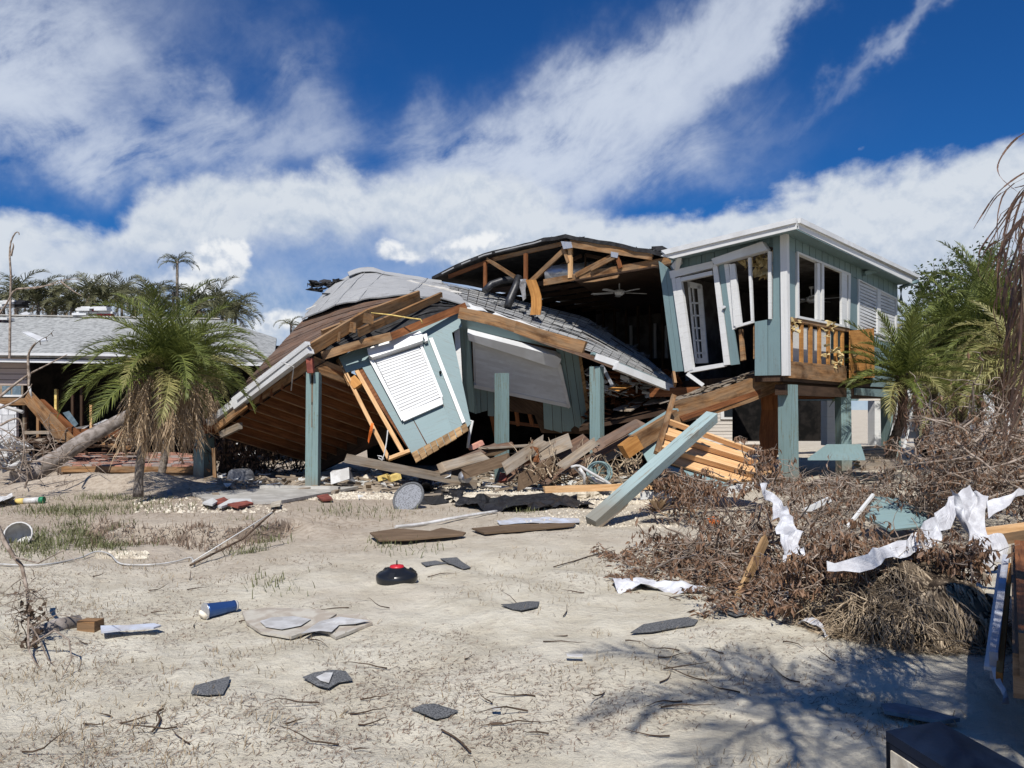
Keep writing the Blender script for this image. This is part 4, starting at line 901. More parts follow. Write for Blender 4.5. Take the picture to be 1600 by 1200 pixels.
# free standing posts left in the ground
def gp(px, py): return G(px, py)
p = gp(489,765); post(0,0, p.x, p.y, .25, 'teal square post at the left front, brown rust streak down its face', ang=0.0, top=at(487,582,p.y).z, group=None)
rs_post = bpy.data.objects['house_post']
mb = MB(); fx = Vector((math.sin(.25),-math.cos(.25),0)); pc0 = Vector((p.x,p.y,0)); 
for z0_, z1_, w_ in ((1.7,2.28,.028),(1.25,1.75,.016),(2.1,2.35,.045)): mb.beam(pc0-Vector((0,.128,0))+UZ*z0_, pc0-Vector((0,.128,0))+UZ*z1_, w_, .012, up=(0,1,0))
part('rust_streak', mb, M['brownboard'], rs_post)
p = at(784,750,16.6); post(0,0, p.x, p.y, .225, 'teal square post standing free in front of the long shaded shutter', ang=.9, top=at(784,583,16.6).z)
p = at(933,720,16.4); post(0,0, p.x, p.y, .235, 'shaded teal square post right of the long shutter, under the roof tip', ang=.5, top=at(933,573,16.4).z)
p = at(318,748,18.3); post(0,0, p.x, p.y, .32, 'short teal post in shade at the far left end of the wreck', ang=.4, top=at(318,672,18.3).z)
# ================================================================ vegetation helpers
def frond_mesh(name, L, droop, n, ll, m, seed, stiff=.5, fold=.35, hang=.5, lw=.016, thin=1.0):
    """one feather leaf along +X, arching down in the XZ plane"""
    rg = random.Random(seed); mb = MB(); pts = []; p = Vector((0,0,0)); S = 14; th = 0.0
    for i in range(S+1):
        s = i/S; pts.append(p.copy()); th = -droop*(s**1.4); p = p + Vector((math.cos(th), 0, math.sin(th)))*(L/S)
    mb.tube(pts, [.016*(1-.85*i/S)*thin+.002 for i in range(S+1)], 4, cap=False)
    for k in range(n):
        s = .10 + .90*k/(n-1); i = min(S-1, int(s*S)); f = s*S-i; c = pts[i].lerp(pts[i+1], f); t = (pts[i+1]-pts[i]).normalized()
        up = Vector((-t.z, 0, t.x)); prof = math.sin(math.pi*min(1, .16+s*.86))**.7
        for sd in (-1, 1):
            if rg.random() < .06: continue
            l = ll*prof*rg.uniform(.78, 1.12); ang = R(62-38*s)*rg.uniform(.8, 1.2)
            d = (t*math.cos(ang) + Vector((0, sd, 0))*math.sin(ang) + up*fold*rg.uniform(.3, 1.5)).normalized()
            w = t*lw*rg.uniform(.7, 1.2)*(1 if l > .1 else .6)
            m1 = c + d*l*.5; d2 = (d + Vector((0,0,-1))*hang*rg.uniform(.6, 1.5)).normalized(); e = m1 + d2*l*.5
            mb.add([c-w*.5, c+w*.5, m1+w*.6, m1-w*.6, e], [[0,1,2,3],[3,2,4]])
    o = meshobj(name, mb, m); me = o.data; bpy.data.objects.remove(o); return me
def dead_mesh(name, L, n, ll, m, seed, spread=.25, lw=.018):
    """a dead leaf hanging limp: stalk bends over and the leaflets trail down"""
    rg = random.Random(seed); mb = MB(); pts = []; p = Vector(); S = 12
    for i in range(S+1):
        s = i/S; pts.append(p.copy()); th = R(5)-R(98)*min(1, s*3.2)+rg.uniform(-.10,.10); p = p + Vector((math.cos(th), rg.uniform(-.10,.10), math.sin(th)))*(L/S)
    mb.tube(pts, [.014*(1-.7*i/S) for i in range(S+1)], 4, cap=False)
    for k in range(n):
        s = .15+.85*k/(n-1); i = min(S-1, int(s*S)); c = pts[i].lerp(pts[i+1], s*S-i)
        d = Vector((rg.gauss(0, spread), rg.gauss(0, spread), -1)).normalized(); l = ll*rg.uniform(.5, 1.2); w = Vector((rg.uniform(-1,1), rg.uniform(-1,1), 0)).normalized()*lw
        m1 = c + d*l*.5; e = m1 + (d+Vector((rg.gauss(0,.2), rg.gauss(0,.2), -.3))).normalized()*l*.5
        mb.add([c-w*.4, c+w*.4, m1+w*.5, m1-w*.5, e], [[0,1,2,3],[3,2,4]])
    o = meshobj(name, mb, m); me = o.data; bpy.data.objects.remove(o); return me
def leafset(tag_, L, ll, n, m, classes, lw=.016, hang=.5):
    """meshes by how steeply the leaf leaves the crown (radians)"""
    out = []
    for k, (el, dr) in enumerate(classes):
        out.append((el, [frond_mesh('frond', L*random.uniform(.9,1.08), dr*random.uniform(.85,1.15), n, ll, m, 100*k+j, hang=hang, lw=lw) for j in range(2)]))
    return out
def place(me, name, parent, loc, az, el, roll=0.0, sc=1.0):
    o = bpy.data.objects.new(name, me); col.objects.link(o); o.parent = parent
    o.location = Vector(loc) - ORG[parent.name]
    o.rotation_mode = 'QUATERNION'
    o.rotation_quaternion = Quaternion((0,0,1), az) @ Quaternion((0,1,0), -el) @ Quaternion((1,0,0), roll)
    o.scale = (sc, sc, sc); return o
CL = [(R(80),1.2),(R(60),1.5),(R(42),1.7),(R(24),1.7),(R(5),1.5),(R(-18),1.1),(R(-42),.6)]
FG = leafset('green', 1.8, .44, 54, M['frond'], CL, lw=.018)
FY = leafset('yellow', 1.8, .42, 48, M['frondy'], CL, lw=.022, hang=.8)
FU = leafset('upright', 1.75, .40, 56, M['frond'], [(R(85),.5),(R(68),.7),(R(50),.9),(R(32),1.1),(R(12),1.1),(R(-10),.8),(R(-40),.5)], lw=.022, hang=.45)
FF = leafset('far', 1.35, .42, 26, M['frondd'], [(R(80),1.6),(R(60),2.1),(R(42),2.2),(R(24),2.0),(R(5),1.7),(R(-18),1.0)], lw=.030, hang=1.0)
FB = leafset('brown', 1.5, .36, 24, M['fronddead'], [(R(60),2.1),(R(24),2.0),(R(-18),1.0)], lw=.022, hang=1.4)
DD = [dead_mesh('dead_frond', 1.5, 64, .50, M['fronddead'], 40+i, .3) for i in range(4)]
DB = [dead_mesh('dead_frond', 1.25, 46, .42, M['frondbrown'], 50+i, .32) for i in range(3)]
def pick(fs, el):
    return random.choice(min(fs, key=lambda q: abs(q[0]-el))[1])
def trunk(mb, pts, r0, r1, rings=True, n=10, step=.07):
    P_ = [Vector(p) for p in pts]; out = []; m = max(6, int(sum((P_[i+1]-P_[i]).length for i in range(len(P_)-1))/step))
    for k in range(m+1):
        t = k/m*(len(P_)-1); i = min(len(P_)-2, int(t)); f = t-i
        p0 = P_[max(0, i-1)]; p1 = P_[i]; p2 = P_[i+1]; p3 = P_[min(len(P_)-1, i+2)]
        out.append(.5*((2*p1)+(p2-p0)*f+(2*p0-5*p1+4*p2-p3)*f*f+(3*p1-p0-3*p2+p3)*f**3))
    rad = [(r0+(r1-r0)*k/m)*(1+(.13 if (rings and k % 2) else 0)+random.uniform(-.03,.05)) for k in range(m+1)]
    rad[0] *= 1.25; return mb.tube(out, rad, n)
def palm(name, label, pts, r0, r1, nf, fs, els, sc=1.0, dead=0, dset=None, group=None, mt='trunk', cat='palm tree', jit=.12, deadsc=1.0, yel=0.0, boot=True, spread=.05):
    t = thing(name, label, cat, pts[0], group); c = Vector(pts[-1])
    part('trunk', trunk(MB(), pts, r0, r1, step=.07 if r0 > .07 else .2), M[mt], t)
    if boot:
        bm_ = MB()
        for k in range(26):
            a = k*2.4; z = -.02-.30*(k/26); d = Vector((math.cos(a), math.sin(a), 0)); b = c+UZ*z+d*r1*.8
            bm_.beam(b, b+d*.10+UZ*.13, .05, .02)
        part('leaf_boots', bm_, M['trunkdark'], t, kind='stuff')
    for k in range(nf):
        u = (k+.5)/nf; el = els[0] + (els[1]-els[0])*(u**.85) + random.uniform(-.12, .12); az = k*2.39996 + random.uniform(-.25,.25)
        src = FY if (yel and el < .5 and random.random() < yel) else fs
        place(pick(src, el), 'frond', t, c+Vector((random.uniform(-jit,jit)*.5, random.uniform(-jit,jit)*.5, random.uniform(-jit,0))), az, el, random.uniform(-.3,.3), sc*random.uniform(.85,1.1))
    for k in range(dead):
        az = k*2.39996+random.uniform(-.3,.3); s_ = deadsc*random.uniform(.7, 1.1)
        place(random.choice(dset or DD), 'dead_frond', t, c+Vector((math.cos(az)*spread, math.sin(az)*spread, -random.uniform(.05,.3))), az, random.uniform(-.1,.3), 0, s_)
    return t
# twin palms in front of the left house
b1 = G(216,758); b2 = at(249,746,17.3)
palm('palm_tree', 'green palm with thin curved trunk, left one of the pair by the red terrace', [b1-UZ*.2, at(220,715,b1.y+.05), at(236,650,b1.y+.1), at(258,572,b1.y+.2)], .070, .068, 54, FG, (R(84), R(-12)), 1.02, 46, DD, yel=.3, spread=.18, deadsc=.88)
palm('palm_tree', 'green palm with rough leaning trunk, right one of the pair by the red terrace', [b2-UZ*.2, at(258,710,17.2), at(268,650,17.1), at(300,560,17.1)], .078, .072, 50, FG, (R(84), R(-12)), 1.0, 44, DD, yel=.3, spread=.18, deadsc=.88)
# palm beside the right end of the house
b3 = at(1386,740,16.9); b3.z = hz(b3.x, b3.y)
pr = palm('palm_tree', 'green palm with a slim dark curved trunk right in front of the louvred shutters', [b3-UZ*.2, at(1394,700,16.8), at(1409,650,16.7), at(1411,590,16.6)], .11, .08, 38, FU, (R(88), R(-5)), 1.0, 14, DB, mt='trunkdark', yel=.2, deadsc=.8)
ORD = ['first','second','third','fourth','fifth','sixth','seventh','eighth','ninth','tenth','eleventh','twelfth','thirteenth','fourteenth','fifteenth','sixteenth','seventeenth','eighteenth','nineteenth','twentieth']
# row of palms behind the left house
spots = [(-40,455),(6,470),(28,452),(60,462),(88,455),(112,470),(140,452),(165,462),(190,450),(212,466),(236,458),(312,470),(338,462),(352,486),(368,480),(300,490),(250,480),(130,478),(75,476)]
for k, (x, y) in enumerate(spots):
    D = 31+random.uniform(-1.5,3); c = at(x, y, D); b = Vector((c.x+random.uniform(-.4,.4), c.y, hz(c.x, c.y)-.1))
    order = sorted(q[0] for q in spots).index(x)
    palm('palm_tree', ORD[order]+' palm from the left in the olive row behind the left house', [b, b.lerp(c, .5)+Vector((.1,0,0)), c-UZ*.25], .07, .05, 15 if k % 2 else 13, FF, (R(84), R(8)), random.uniform(1.1,1.4), 4, DD, 'palms behind the left house', boot=False, deadsc=.7)
for x, y, lab, s_ in ((277,408,'tallest thin palm rising above the left palm crowns', .72),(271,456,'second tall thin palm just below the tallest one on the left', .68),(455,506,'small palm crown peeping over the far roof beside the fallen roof', .55)):
    c = at(x, y, 30); b = Vector((c.x-.3, c.y, -.1)); palm('palm_tree', lab, [b, b.lerp(c,.5)+Vector((.15,0,0)), c], .07, .045, 9, FF, (R(70), R(5)), s_, 0, boot=False)
# greenery to the right of the house
for x, y, D, s_, nf, lab, fs in ((1500,520,22,1.25,34,'broad green palm behind the brush to the right of the house', FU), (1560,505,20,1.3,34,'dense green palm near the right edge behind the dead fronds', FU), (1460,540,24,1.2,30,'low green palm just right of the louvred shutters', FU),
                             (1530,450,26,1.2,24,'taller palm with upright fronds above the right thicket', FU), (1588,560,17,1.1,28,'palm at the right edge with yellowing lower leaves', FY), (1490,600,19.5,1.0,26,'short palm with drooping leaves in the right thicket', FY), (1425,505,27,1.2,22,'far green palm against the sky by the house gutter', FU)):
    c = at(x, y, D); b = Vector((c.x+.3, c.y+.2, hz(c.x, c.y)-.1)); palm('palm_tree', lab, [b, b.lerp(c,.5)+Vector((-.12,0,0)), c], .12, .09, nf, fs, (R(84), R(-30)), s_, 14, DB, mt='trunkdark', yel=.2)
def broadtree(label, base, crownc, rx, rz_, n, seed):
    rg = random.Random(seed); t = thing('broadleaf_tree', label, 'tree', base); c = Vector(crownc); mb = MB(); mb.tube([base, Vector(base).lerp(c, .6), c], [.14,.09,.03], 7); lf = MB()
    for k in range(26):
        a = rg.uniform(0, 6.28); e = rg.uniform(-.3, 1.3); r_ = rg.uniform(.55, 1); tip = c+Vector((math.cos(a)*math.cos(e)*rx*r_, math.sin(a)*math.cos(e)*rx*r_, math.sin(e)*rz_*r_))
        s0 = Vector(base).lerp(c, rg.uniform(.5,.95)); mb.tube([s0, s0.lerp(tip,.5)+Vector((0,0,.12)), tip], [.035,.02,.008], 4, cap=False)
        for q in range(n//26):
            p = s0.lerp(tip, rg.uniform(.55,1.0)) + Vector((rg.gauss(0,.2), rg.gauss(0,.2), rg.gauss(0,.16))); s_ = rg.uniform(.05,.11)
            u = Vector((rg.gauss(0,1), rg.gauss(0,1), rg.gauss(0,.6))).normalized(); v = u.orthogonal().normalized(); v = Quaternion(u, rg.uniform(0,6.28)) @ v
            lf.add([p-u*s_, p+v*s_*.5, p+u*s_, p-v*s_*.5], [[0,1,2,3]])
    part('trunk', mb, M['twigdark'], t); part('crown', lf, M['leafgreen'], t, kind='stuff'); return t
for x, y, D, rx, rz_, lab, s_ in ((1465,455,30,1.3,1.2,'small broadleaf tree showing against the sky right of the gutter', 1), (1525,415,32,1.5,1.3,'taller broadleaf tree over the right thicket', 2), (1560,470,28,1.8,1.6,'leafy tree behind the right edge palms', 3), (1445,560,25,1.7,1.4,'dark leafy tree low behind the right palm', 4),(1530,560,24,2.2,1.8,'wide leafy tree filling the gap in the right thicket', 5),(1590,600,22,1.8,1.6,'leafy tree at the right edge of the frame', 6)):
    c = at(x, y, D); broadtree(lab, Vector((c.x, c.y, 0)), c, rx, rz_, 1100 if s_ < 4 else 2100, s_)
# dead skirt and trunk screens in the thicket
for x, D in ((1432,18),(1450,18.5),(1470,17.5),(1492,18.2),(1512,17.2),(1535,16.5),(1556,15.5)):
    pass

# ---------------------------------------------------------------- brush
def curvy(p, d, L, n, wob, grav, rg):
    pts = [Vector(p)]; d = Vector(d).normalized()
    for i in range(n):
        d = (d + Vector((rg.gauss(0,wob), rg.gauss(0,wob), rg.gauss(0,wob)-grav))).normalized(); q = pts[-1]+d*(L/n)
        g_ = hz(q.x, q.y)
        if q.z < g_+.01: q.z = g_+.01; d.z = abs(d.z)*.3
        pts.append(q)
    return pts
def brush(name, label, cat, seeds, mt, ml, leafs, rg_seed, sub=4, lsize=.07, lw=.17, droop=1.0, r=.010, group=None):
    rg = random.Random(rg_seed); bm_ = MB(); lf = MB(); n_ = 0
    for (p, d, L) in seeds:
        pts = curvy(p, d, L, 6, .22, .03, rg); rr_ = r*rg.uniform(.6,1.6)*(.5+L)
        bm_.tube(pts, [rr_*(1-.8*i/6) for i in range(7)], 4, cap=False)
        for s_ in range(sub):
            i = rg.randint(1, 6); q = curvy(pts[i], Vector((rg.gauss(0,1), rg.gauss(0,1), rg.gauss(.1,.6))), L*rg.uniform(.2,.5), 4, .3, .05, rg)
            bm_.tube(q, [rr_*.45, rr_*.4, rr_*.3, rr_*.2, rr_*.1], 3, cap=False)
            for k in range(int(leafs*rg.uniform(0,2))):
                c = q[rg.randint(1,4)] + Vector((rg.gauss(0,.02), rg.gauss(0,.02), 0)); l = lsize*1.35*rg.uniform(.4,1.5)
                u = Vector((rg.gauss(0,.5), rg.gauss(0,.5), -droop)).normalized(); v = u.cross(Vector((rg.gauss(0,1), rg.gauss(0,1), rg.gauss(0,1)))).normalized()*l*lw
                m_ = c+u*l*.5+u.cross(v).normalized()*l*.12; lf.add([c, m_+v, c+u*l, m_-v], [[0,1,2,3]])
    o = Vector(seeds[0][0]); t = thing(name, label, cat, (o.x, o.y, hz(o.x, o.y)), group)
    part('branches', bm_, mt, t, kind='stuff')
    if lf.v: part('dead_leaves', lf, ml, t, kind='stuff')
    return t
def region(pxa, pya, pxb, pyb, n, up=(.1,.9), L=(.3,.9), rg=None, hgt=0.0):
    rg = rg or random.Random(1); out = []
    for k in range(n):
        p = G(rg.uniform(pxa, pxb), rg.uniform(pya, pyb)) + UZ*rg.uniform(0, hgt); a = rg.uniform(0, 6.28); e = rg.uniform(*up)
        out.append((p, Vector((math.cos(a), math.sin(a), e)), rg.uniform(*L)))
    return out
rg = random.Random(5)
brush('brush_pile', 'tangle of bare branches with russet dead leaves in front of the pine framed panel', 'brush pile', region(1090,830,1330,890,60,(.2,1.0),(.4,1.05),rg,.2)+region(1010,855,1250,905,34,(.05,.6),(.3,.8),rg,.10), M['twig'], M['leafdead'], 3, 11, 9, lsize=.06)
brush('brush_pile', 'low mat of fallen russet leaves and twigs at the left foot of the right heap', 'brush pile', region(955,865,1230,918,120,(.0,.25),(.15,.45),rg,.03)+region(1130,900,1290,965,90,(.0,.4),(.2,.5),rg,.08), M['twig'], M['leafdead'], 7, 12, 5, droop=.3, lsize=.045)
brush('brush_pile', 'branches with hanging brown leaf clusters behind the leaning teal post', 'brush pile', [(at(rg.uniform(1040,1150), rg.uniform(745,765), rg.uniform(10.8,11.8)), Vector((rg.gauss(-.5,.6), rg.gauss(0,.4), rg.uniform(-.3,.1))), rg.uniform(.3,.7)) for k in range(34)]+[(at(rg.uniform(1150,1240), rg.uniform(705,765), rg.uniform(11.5,12.5)), Vector((rg.gauss(0,.6), rg.gauss(0,.4), rg.uniform(-.2,.5))), rg.uniform(.3,.6)) for k in range(16)], M['twig'], M['leafdead'], 8, 13, 5, lsize=.07)
brush('brush_pile', 'grey brown thicket of dead twigs under the right palm', 'brush pile', [(at(rg.uniform(1230,1480), rg.uniform(750,810), rg.uniform(9.5,12.5)), Vector((rg.gauss(0,.8), rg.gauss(0,.7), rg.uniform(-.1,.35))), rg.uniform(.3,.75)) for k in range(170)], M['twig'], M['leafdead'], 1.6, 14, 11, lsize=.05)
brush('brush_pile', 'high tangle of dead stems at the right edge beneath the green thicket', 'brush pile', [(at(rg.uniform(1440,1640), rg.uniform(665,790), rg.uniform(9,13)), Vector((rg.gauss(0,.7), rg.gauss(0,.6), rg.uniform(-.3,.5))), rg.uniform(.3,1.0)) for k in range(260)], M['twig'], M['leafdead'], 3.5, 15, 8, lsize=.055)
brush('brush_pile', 'brown leafy heap on top of the uprooted root ball', 'brush pile', [(at(rg.uniform(1225,1400), rg.uniform(872,965), rg.uniform(5.7,6.4)), Vector((rg.gauss(-.3,.7), rg.gauss(-.2,.5), rg.uniform(-.2,.4))), rg.uniform(.15,.4)) for k in range(110)]+[(at(rg.uniform(1290,1540), rg.uniform(850,885), rg.uniform(5.6,6.4)), Vector((rg.gauss(-.3,.7), rg.gauss(0,.5), rg.uniform(-.3,.3))), rg.uniform(.15,.35)) for k in range(85)], M['twig'], M['leafdead'], 6, 16, 7, lsize=.045)
brush('dark_bush', 'dark leafless bush with twisted stems in the shade under the fallen deck', 'bush', [(at(rg.uniform(345,470), rg.uniform(705,742), rg.uniform(18.6,20.5)), Vector((rg.gauss(0,.6), rg.gauss(0,.5), rg.uniform(.4,1.2))), rg.uniform(.6,1.5)) for k in range(80)], M['twigdark'], M['leafdead'], 8, 17, 6, r=.014)
st = MB()
for pts_ in (((345,742,18.8),(350,715,18.8),(352,690,18.9),(362,672,19),(358,655,19)), ((352,742,18.8),(360,712,18.9),(376,695,19),(380,672,19.1)), ((350,735,18.8),(372,722,18.8),(395,718,19))):
    st.tube([at(*p) for p in pts_], [.09,.08,.07,.05,.04][:len(pts_)], 7)
solo('shrub_stem', st, M['twigdark'], 'thick dark forked stem in the shade beside the short left post', 'stem')
brush('twig_heap', 'bare pale twigs and branches heaped over the foot of the leaning log', 'brush pile', [(at(rg.uniform(-20,105), rg.uniform(690,765), rg.uniform(13.5,17)), Vector((rg.gauss(.1,.7), rg.gauss(0,.5), rg.uniform(.0,1.2))), rg.uniform(.4,1.2)) for k in range(42)], M['twig'], M['leafdead'], .4, 18, 4)
brush('bush_remnant', 'straw coloured broken stems behind the small plastic chair', 'brush pile', [(at(rg.uniform(800,1000), rg.uniform(725,758), rg.uniform(14.6,15.8)), Vector((rg.gauss(0,.6), rg.gauss(0,.5), rg.uniform(.1,1.0))), rg.uniform(.2,.75)) for k in range(110)], M['root'], M['leafdead'], 1.5, 19, 3, r=.016)
# the foreground sapling at the left edge
sp = MB(); rg = random.Random(9)
def twigline(mb, pts, r0): mb.tube([at(*p) for p in pts], [r0*(1-.75*i/(len(pts)-1)) for i in range(len(pts))], 5, cap=False)
twigline(sp, [(-8,815,5.6),(6,845,5.6),(20,868,5.55),(34,885,5.5),(42,920,5.4),(45,955,5.3),(44,985,5.2),(43,1010,5.2)], .020)
twigline(sp, [(44,990,5.2),(45,1015,5.0),(55,1035,4.85),(70,1052,4.75),(82,1060,4.7)], .008); twigline(sp, [(48,975,5.2),(62,1000,5.1),(75,1030,4.9),(92,1048,4.8)], .007)
twigline(sp, [(22,870,5.5),(60,880,5.2),(100,860,5.1),(128,885,5.0)], .007); twigline(sp, [(46,980,5.2),(90,960,5.3),(130,968,5.2)], .006)
twigline(sp, [(45,1010,5.1),(85,985,5.0),(108,1000,4.9),(112,1030,4.7),(95,1062,4.6),(78,1080,4.6)], .008)
for k in range(40):
    p = at(44+rg.gauss(0,8), rg.uniform(900,1015), 5.3); sp.tube(curvy(p, Vector((rg.gauss(0,1), rg.gauss(0,1), rg.gauss(0,.6))), rg.uniform(.08,.3), 4, .3, .05, rg), [.004,.0035,.003,.002,.001], 3, cap=False)
t = thing('dead_sapling', 'thin bare sapling with a dry leaf tuft bent over at the left edge', 'sapling', G(43,1010)); part('stem', sp, M['twig'], t)
lf = MB()
for k in range(120):
    c = at(50+rg.gauss(0,9), rg.choice([rg.gauss(965,16), rg.gauss(1010,6)]), 5.25+rg.gauss(0,.06)); u = Vector((rg.gauss(0,1), rg.gauss(0,1), rg.gauss(0,1))).normalized()*.02; v = u.orthogonal()*.5
    lf.add([c-u, c+v, c+u, c-v], [[0,1,2,3]])
part('dry_leaves', lf, M['twigdark'], t, kind='stuff')

# uprooted root ball at the right
t = thing('uprooted_root_ball', 'big clump of earth with hanging tan roots, overturned at the right foreground', 'root ball', G(1405,1010)); core = MB()
c0 = at(1412,935,5.75); c0.z = .06
uu = []; nU, nV = 40, 24
for j in range(nV+1):
    for i in range(nU):
        a = 2*math.pi*i/nU; e = -math.pi/2+math.pi*j/nV; d = Vector((math.cos(a)*math.cos(e), math.sin(a)*math.cos(e), math.sin(e)))
        k_ = .92+.22*mnoise.noise(d*2.1)+.10*mnoise.noise(d*6)+.05*mnoise.noise(d*15)
        uu.append(c0+Vector((d.x*.66*k_, d.y*.56*k_, d.z*.42*k_)))
core.add(uu, [[j*nU+i, j*nU+(i+1) % nU, (j+1)*nU+(i+1) % nU, (j+1)*nU+i] for j in range(nV) for i in range(nU)], None, True); part('earth', core, M['soil'], t)
rt = MB(); rg = random.Random(3)
for k in range(4200):
    a = rg.uniform(math.pi*.85, math.pi*2.15) if rg.random() < .85 else rg.uniform(0,6.28); e = math.asin(rg.uniform(-.5,1.0)); d = Vector((math.cos(a)*math.cos(e), math.sin(a)*math.cos(e), math.sin(e)))
    k_ = .92+.22*mnoise.noise(d*2.1)+.10*mnoise.noise(d*6); p = c0+Vector((d.x*.66*k_, d.y*.56*k_, d.z*.42*k_)); L = rg.uniform(.06,.26); right = p.x > c0.x-.1
    pts = curvy(p, Vector((d.x*.5+rg.gauss(0,.25), d.y*.7+rg.gauss(0,.25), -.9 if right else rg.gauss(-.2,.5))), L, 5, .22, .18 if right else .05, rg); r0 = rg.uniform(.003,.011 if right else .006)
    rt.tube(pts, [r0, r0*.9, r0*.8, r0*.6, r0*.45, r0*.2], 4, cap=False)
part('roots', rt, M['root'], t, kind='stuff')
# dead fronds hanging in from the right, close to the camera
ct = Vector((2.95, 3.2, 3.0)); nearp = thing('palm_tree', 'close palm beyond the right edge with long brown ribbons of dead leaf hanging into view', 'palm tree', Vector((4.2,2.9,0)))
part('trunk', trunk(MB(), [Vector((4.2,2.9,-.2)), Vector((3.8,3.0,1.6)), ct], .15, .11), M['trunkdark'], nearp)
rg = random.Random(21)
def ribbon(mb, pts, w, rg):
    n_ = len(pts)
    for i in range(n_-1):
        t0, t1 = i/(n_-1), (i+1)/(n_-1); w0 = w*math.sin(math.pi*(.08+.9*t0))**.6; w1 = w*math.sin(math.pi*(.08+.9*t1))**.6
        s_ = Vector((.75,.55,.25*math.sin(i))).normalized()
        mb.add([pts[i]-s_*w0, pts[i]+s_*w0, pts[i+1]+s_*w1, pts[i+1]-s_*w1], [[0,1,2,3]], None, True)
def spl(P_, m=14):
    out = []
    for k in range(m+1):
        t_ = k/m*(len(P_)-1); i = min(len(P_)-2, int(t_)); f = t_-i; p0 = P_[max(0,i-1)]; p1 = P_[i]; p2 = P_[i+1]; p3 = P_[min(len(P_)-1, i+2)]
        out.append(.5*((2*p1)+(p2-p0)*f+(2*p0-5*p1+4*p2-p3)*f*f+(3*p1-p0-3*p2+p3)*f**3))
    return out
for path, w in (([(1640,190),(1590,215),(1562,250),(1562,275),(1590,300)],.012), ([(1650,250),(1600,270),(1560,300),(1535,335),(1521,358)],.010), ([(1660,260),(1600,300),(1560,350),(1532,390),(1530,405)],.012), ([(1660,300),(1610,330),(1570,370),(1545,385),(1530,410)],.016),
                ([(1660,320),(1600,340),(1560,400),(1545,388)],.012), ([(1660,330),(1610,350),(1585,400),(1570,450),(1562,500)],.020), ([(1660,350),(1615,380),(1590,430),(1578,480),(1575,540)],.022), ([(1660,280),(1600,290),(1560,305),(1535,345)],.007), ([(1650,380),(1615,420),(1590,470),(1575,530),(1568,610)],.022),
                ([(1660,300),(1590,320),(1535,400),(1530,430),(1550,450)],.007)):
    mb = MB(); ribbon(mb, spl([at(x, y, 3.1+rg.uniform(-.15,.15)) for x, y in path], 16), w*.7, rg); part('dead_leaflet', mb, M['frondbrown'], nearp)
for k in range(90):
    x0 = rg.uniform(1592,1700); y0 = rg.uniform(330,480); x1 = rg.uniform(1556,1650); y1 = y0+rg.uniform(120,330); D = rg.uniform(2.9,3.6)
    mb = MB(); ribbon(mb, spl([at(x0, y0, D), at((x0*.6+x1*.4)+rg.gauss(0,8), (y0+y1)/2, D), at(x1+rg.gauss(0,8), y1, D+rg.uniform(-.1,.1))], 8), rg.uniform(.005,.015), rg); part('dead_leaflet', mb, M['frondbrown'] if rg.random() < .75 else M['fronddead'], nearp)
for k in range(70):
    x0 = rg.uniform(1600,1680); y0 = rg.uniform(230,430); xm = rg.uniform(1560,1640); x1 = xm+rg.uniform(-35,15); y1 = y0+rg.uniform(60,260); D = rg.uniform(2.9,3.5)
    mb = MB(); ribbon(mb, spl([at(x0, y0, D), at(xm+12, y0+(y1-y0)*.25, D), at(xm-8, (y0+y1)/2+10, D), at(x1, y1, D)], 10), rg.uniform(.003,.010), rg); part('dead_leaflet', mb, M['frondbrown'], nearp)
for k in range(4): place(random.choice(DB), 'dead_frond', nearp, ct+Vector((random.uniform(.3,.9), random.uniform(-.3,.3), random.uniform(-.5,0))), k*2.4, .1, 0, .9)
for k in range(16): place(pick(FG, R(60-5*k)), 'frond', nearp, ct, -1.1+k*.22, R(65-6*k), 0, 1.1) if False else None
# the palm behind the camera whose crown shades the sand
cs = Vector((1.5, .35, 4.7))
palm('palm_tree', 'palm standing behind the viewpoint whose crown shades the middle of the foreground', [Vector((5.6,-1.8,-.2)), Vector((5.0,-1.2,2.0)), Vector((3.4,-.4,3.9)), cs], .17, .12, 17, FG, (R(45), R(-25)), .95, 3, DB, mt='trunkdark')
palm('palm_tree', 'palm standing behind the viewpoint to the right, shading the sand near the deck', [Vector((6.4,.2,-.2)), Vector((5.6,.5,2.2)), Vector((3.1,1.0,4.3))], .17, .12, 26, FG, (R(60), R(-30)), 1.0, 6, DB, mt='trunkdark')
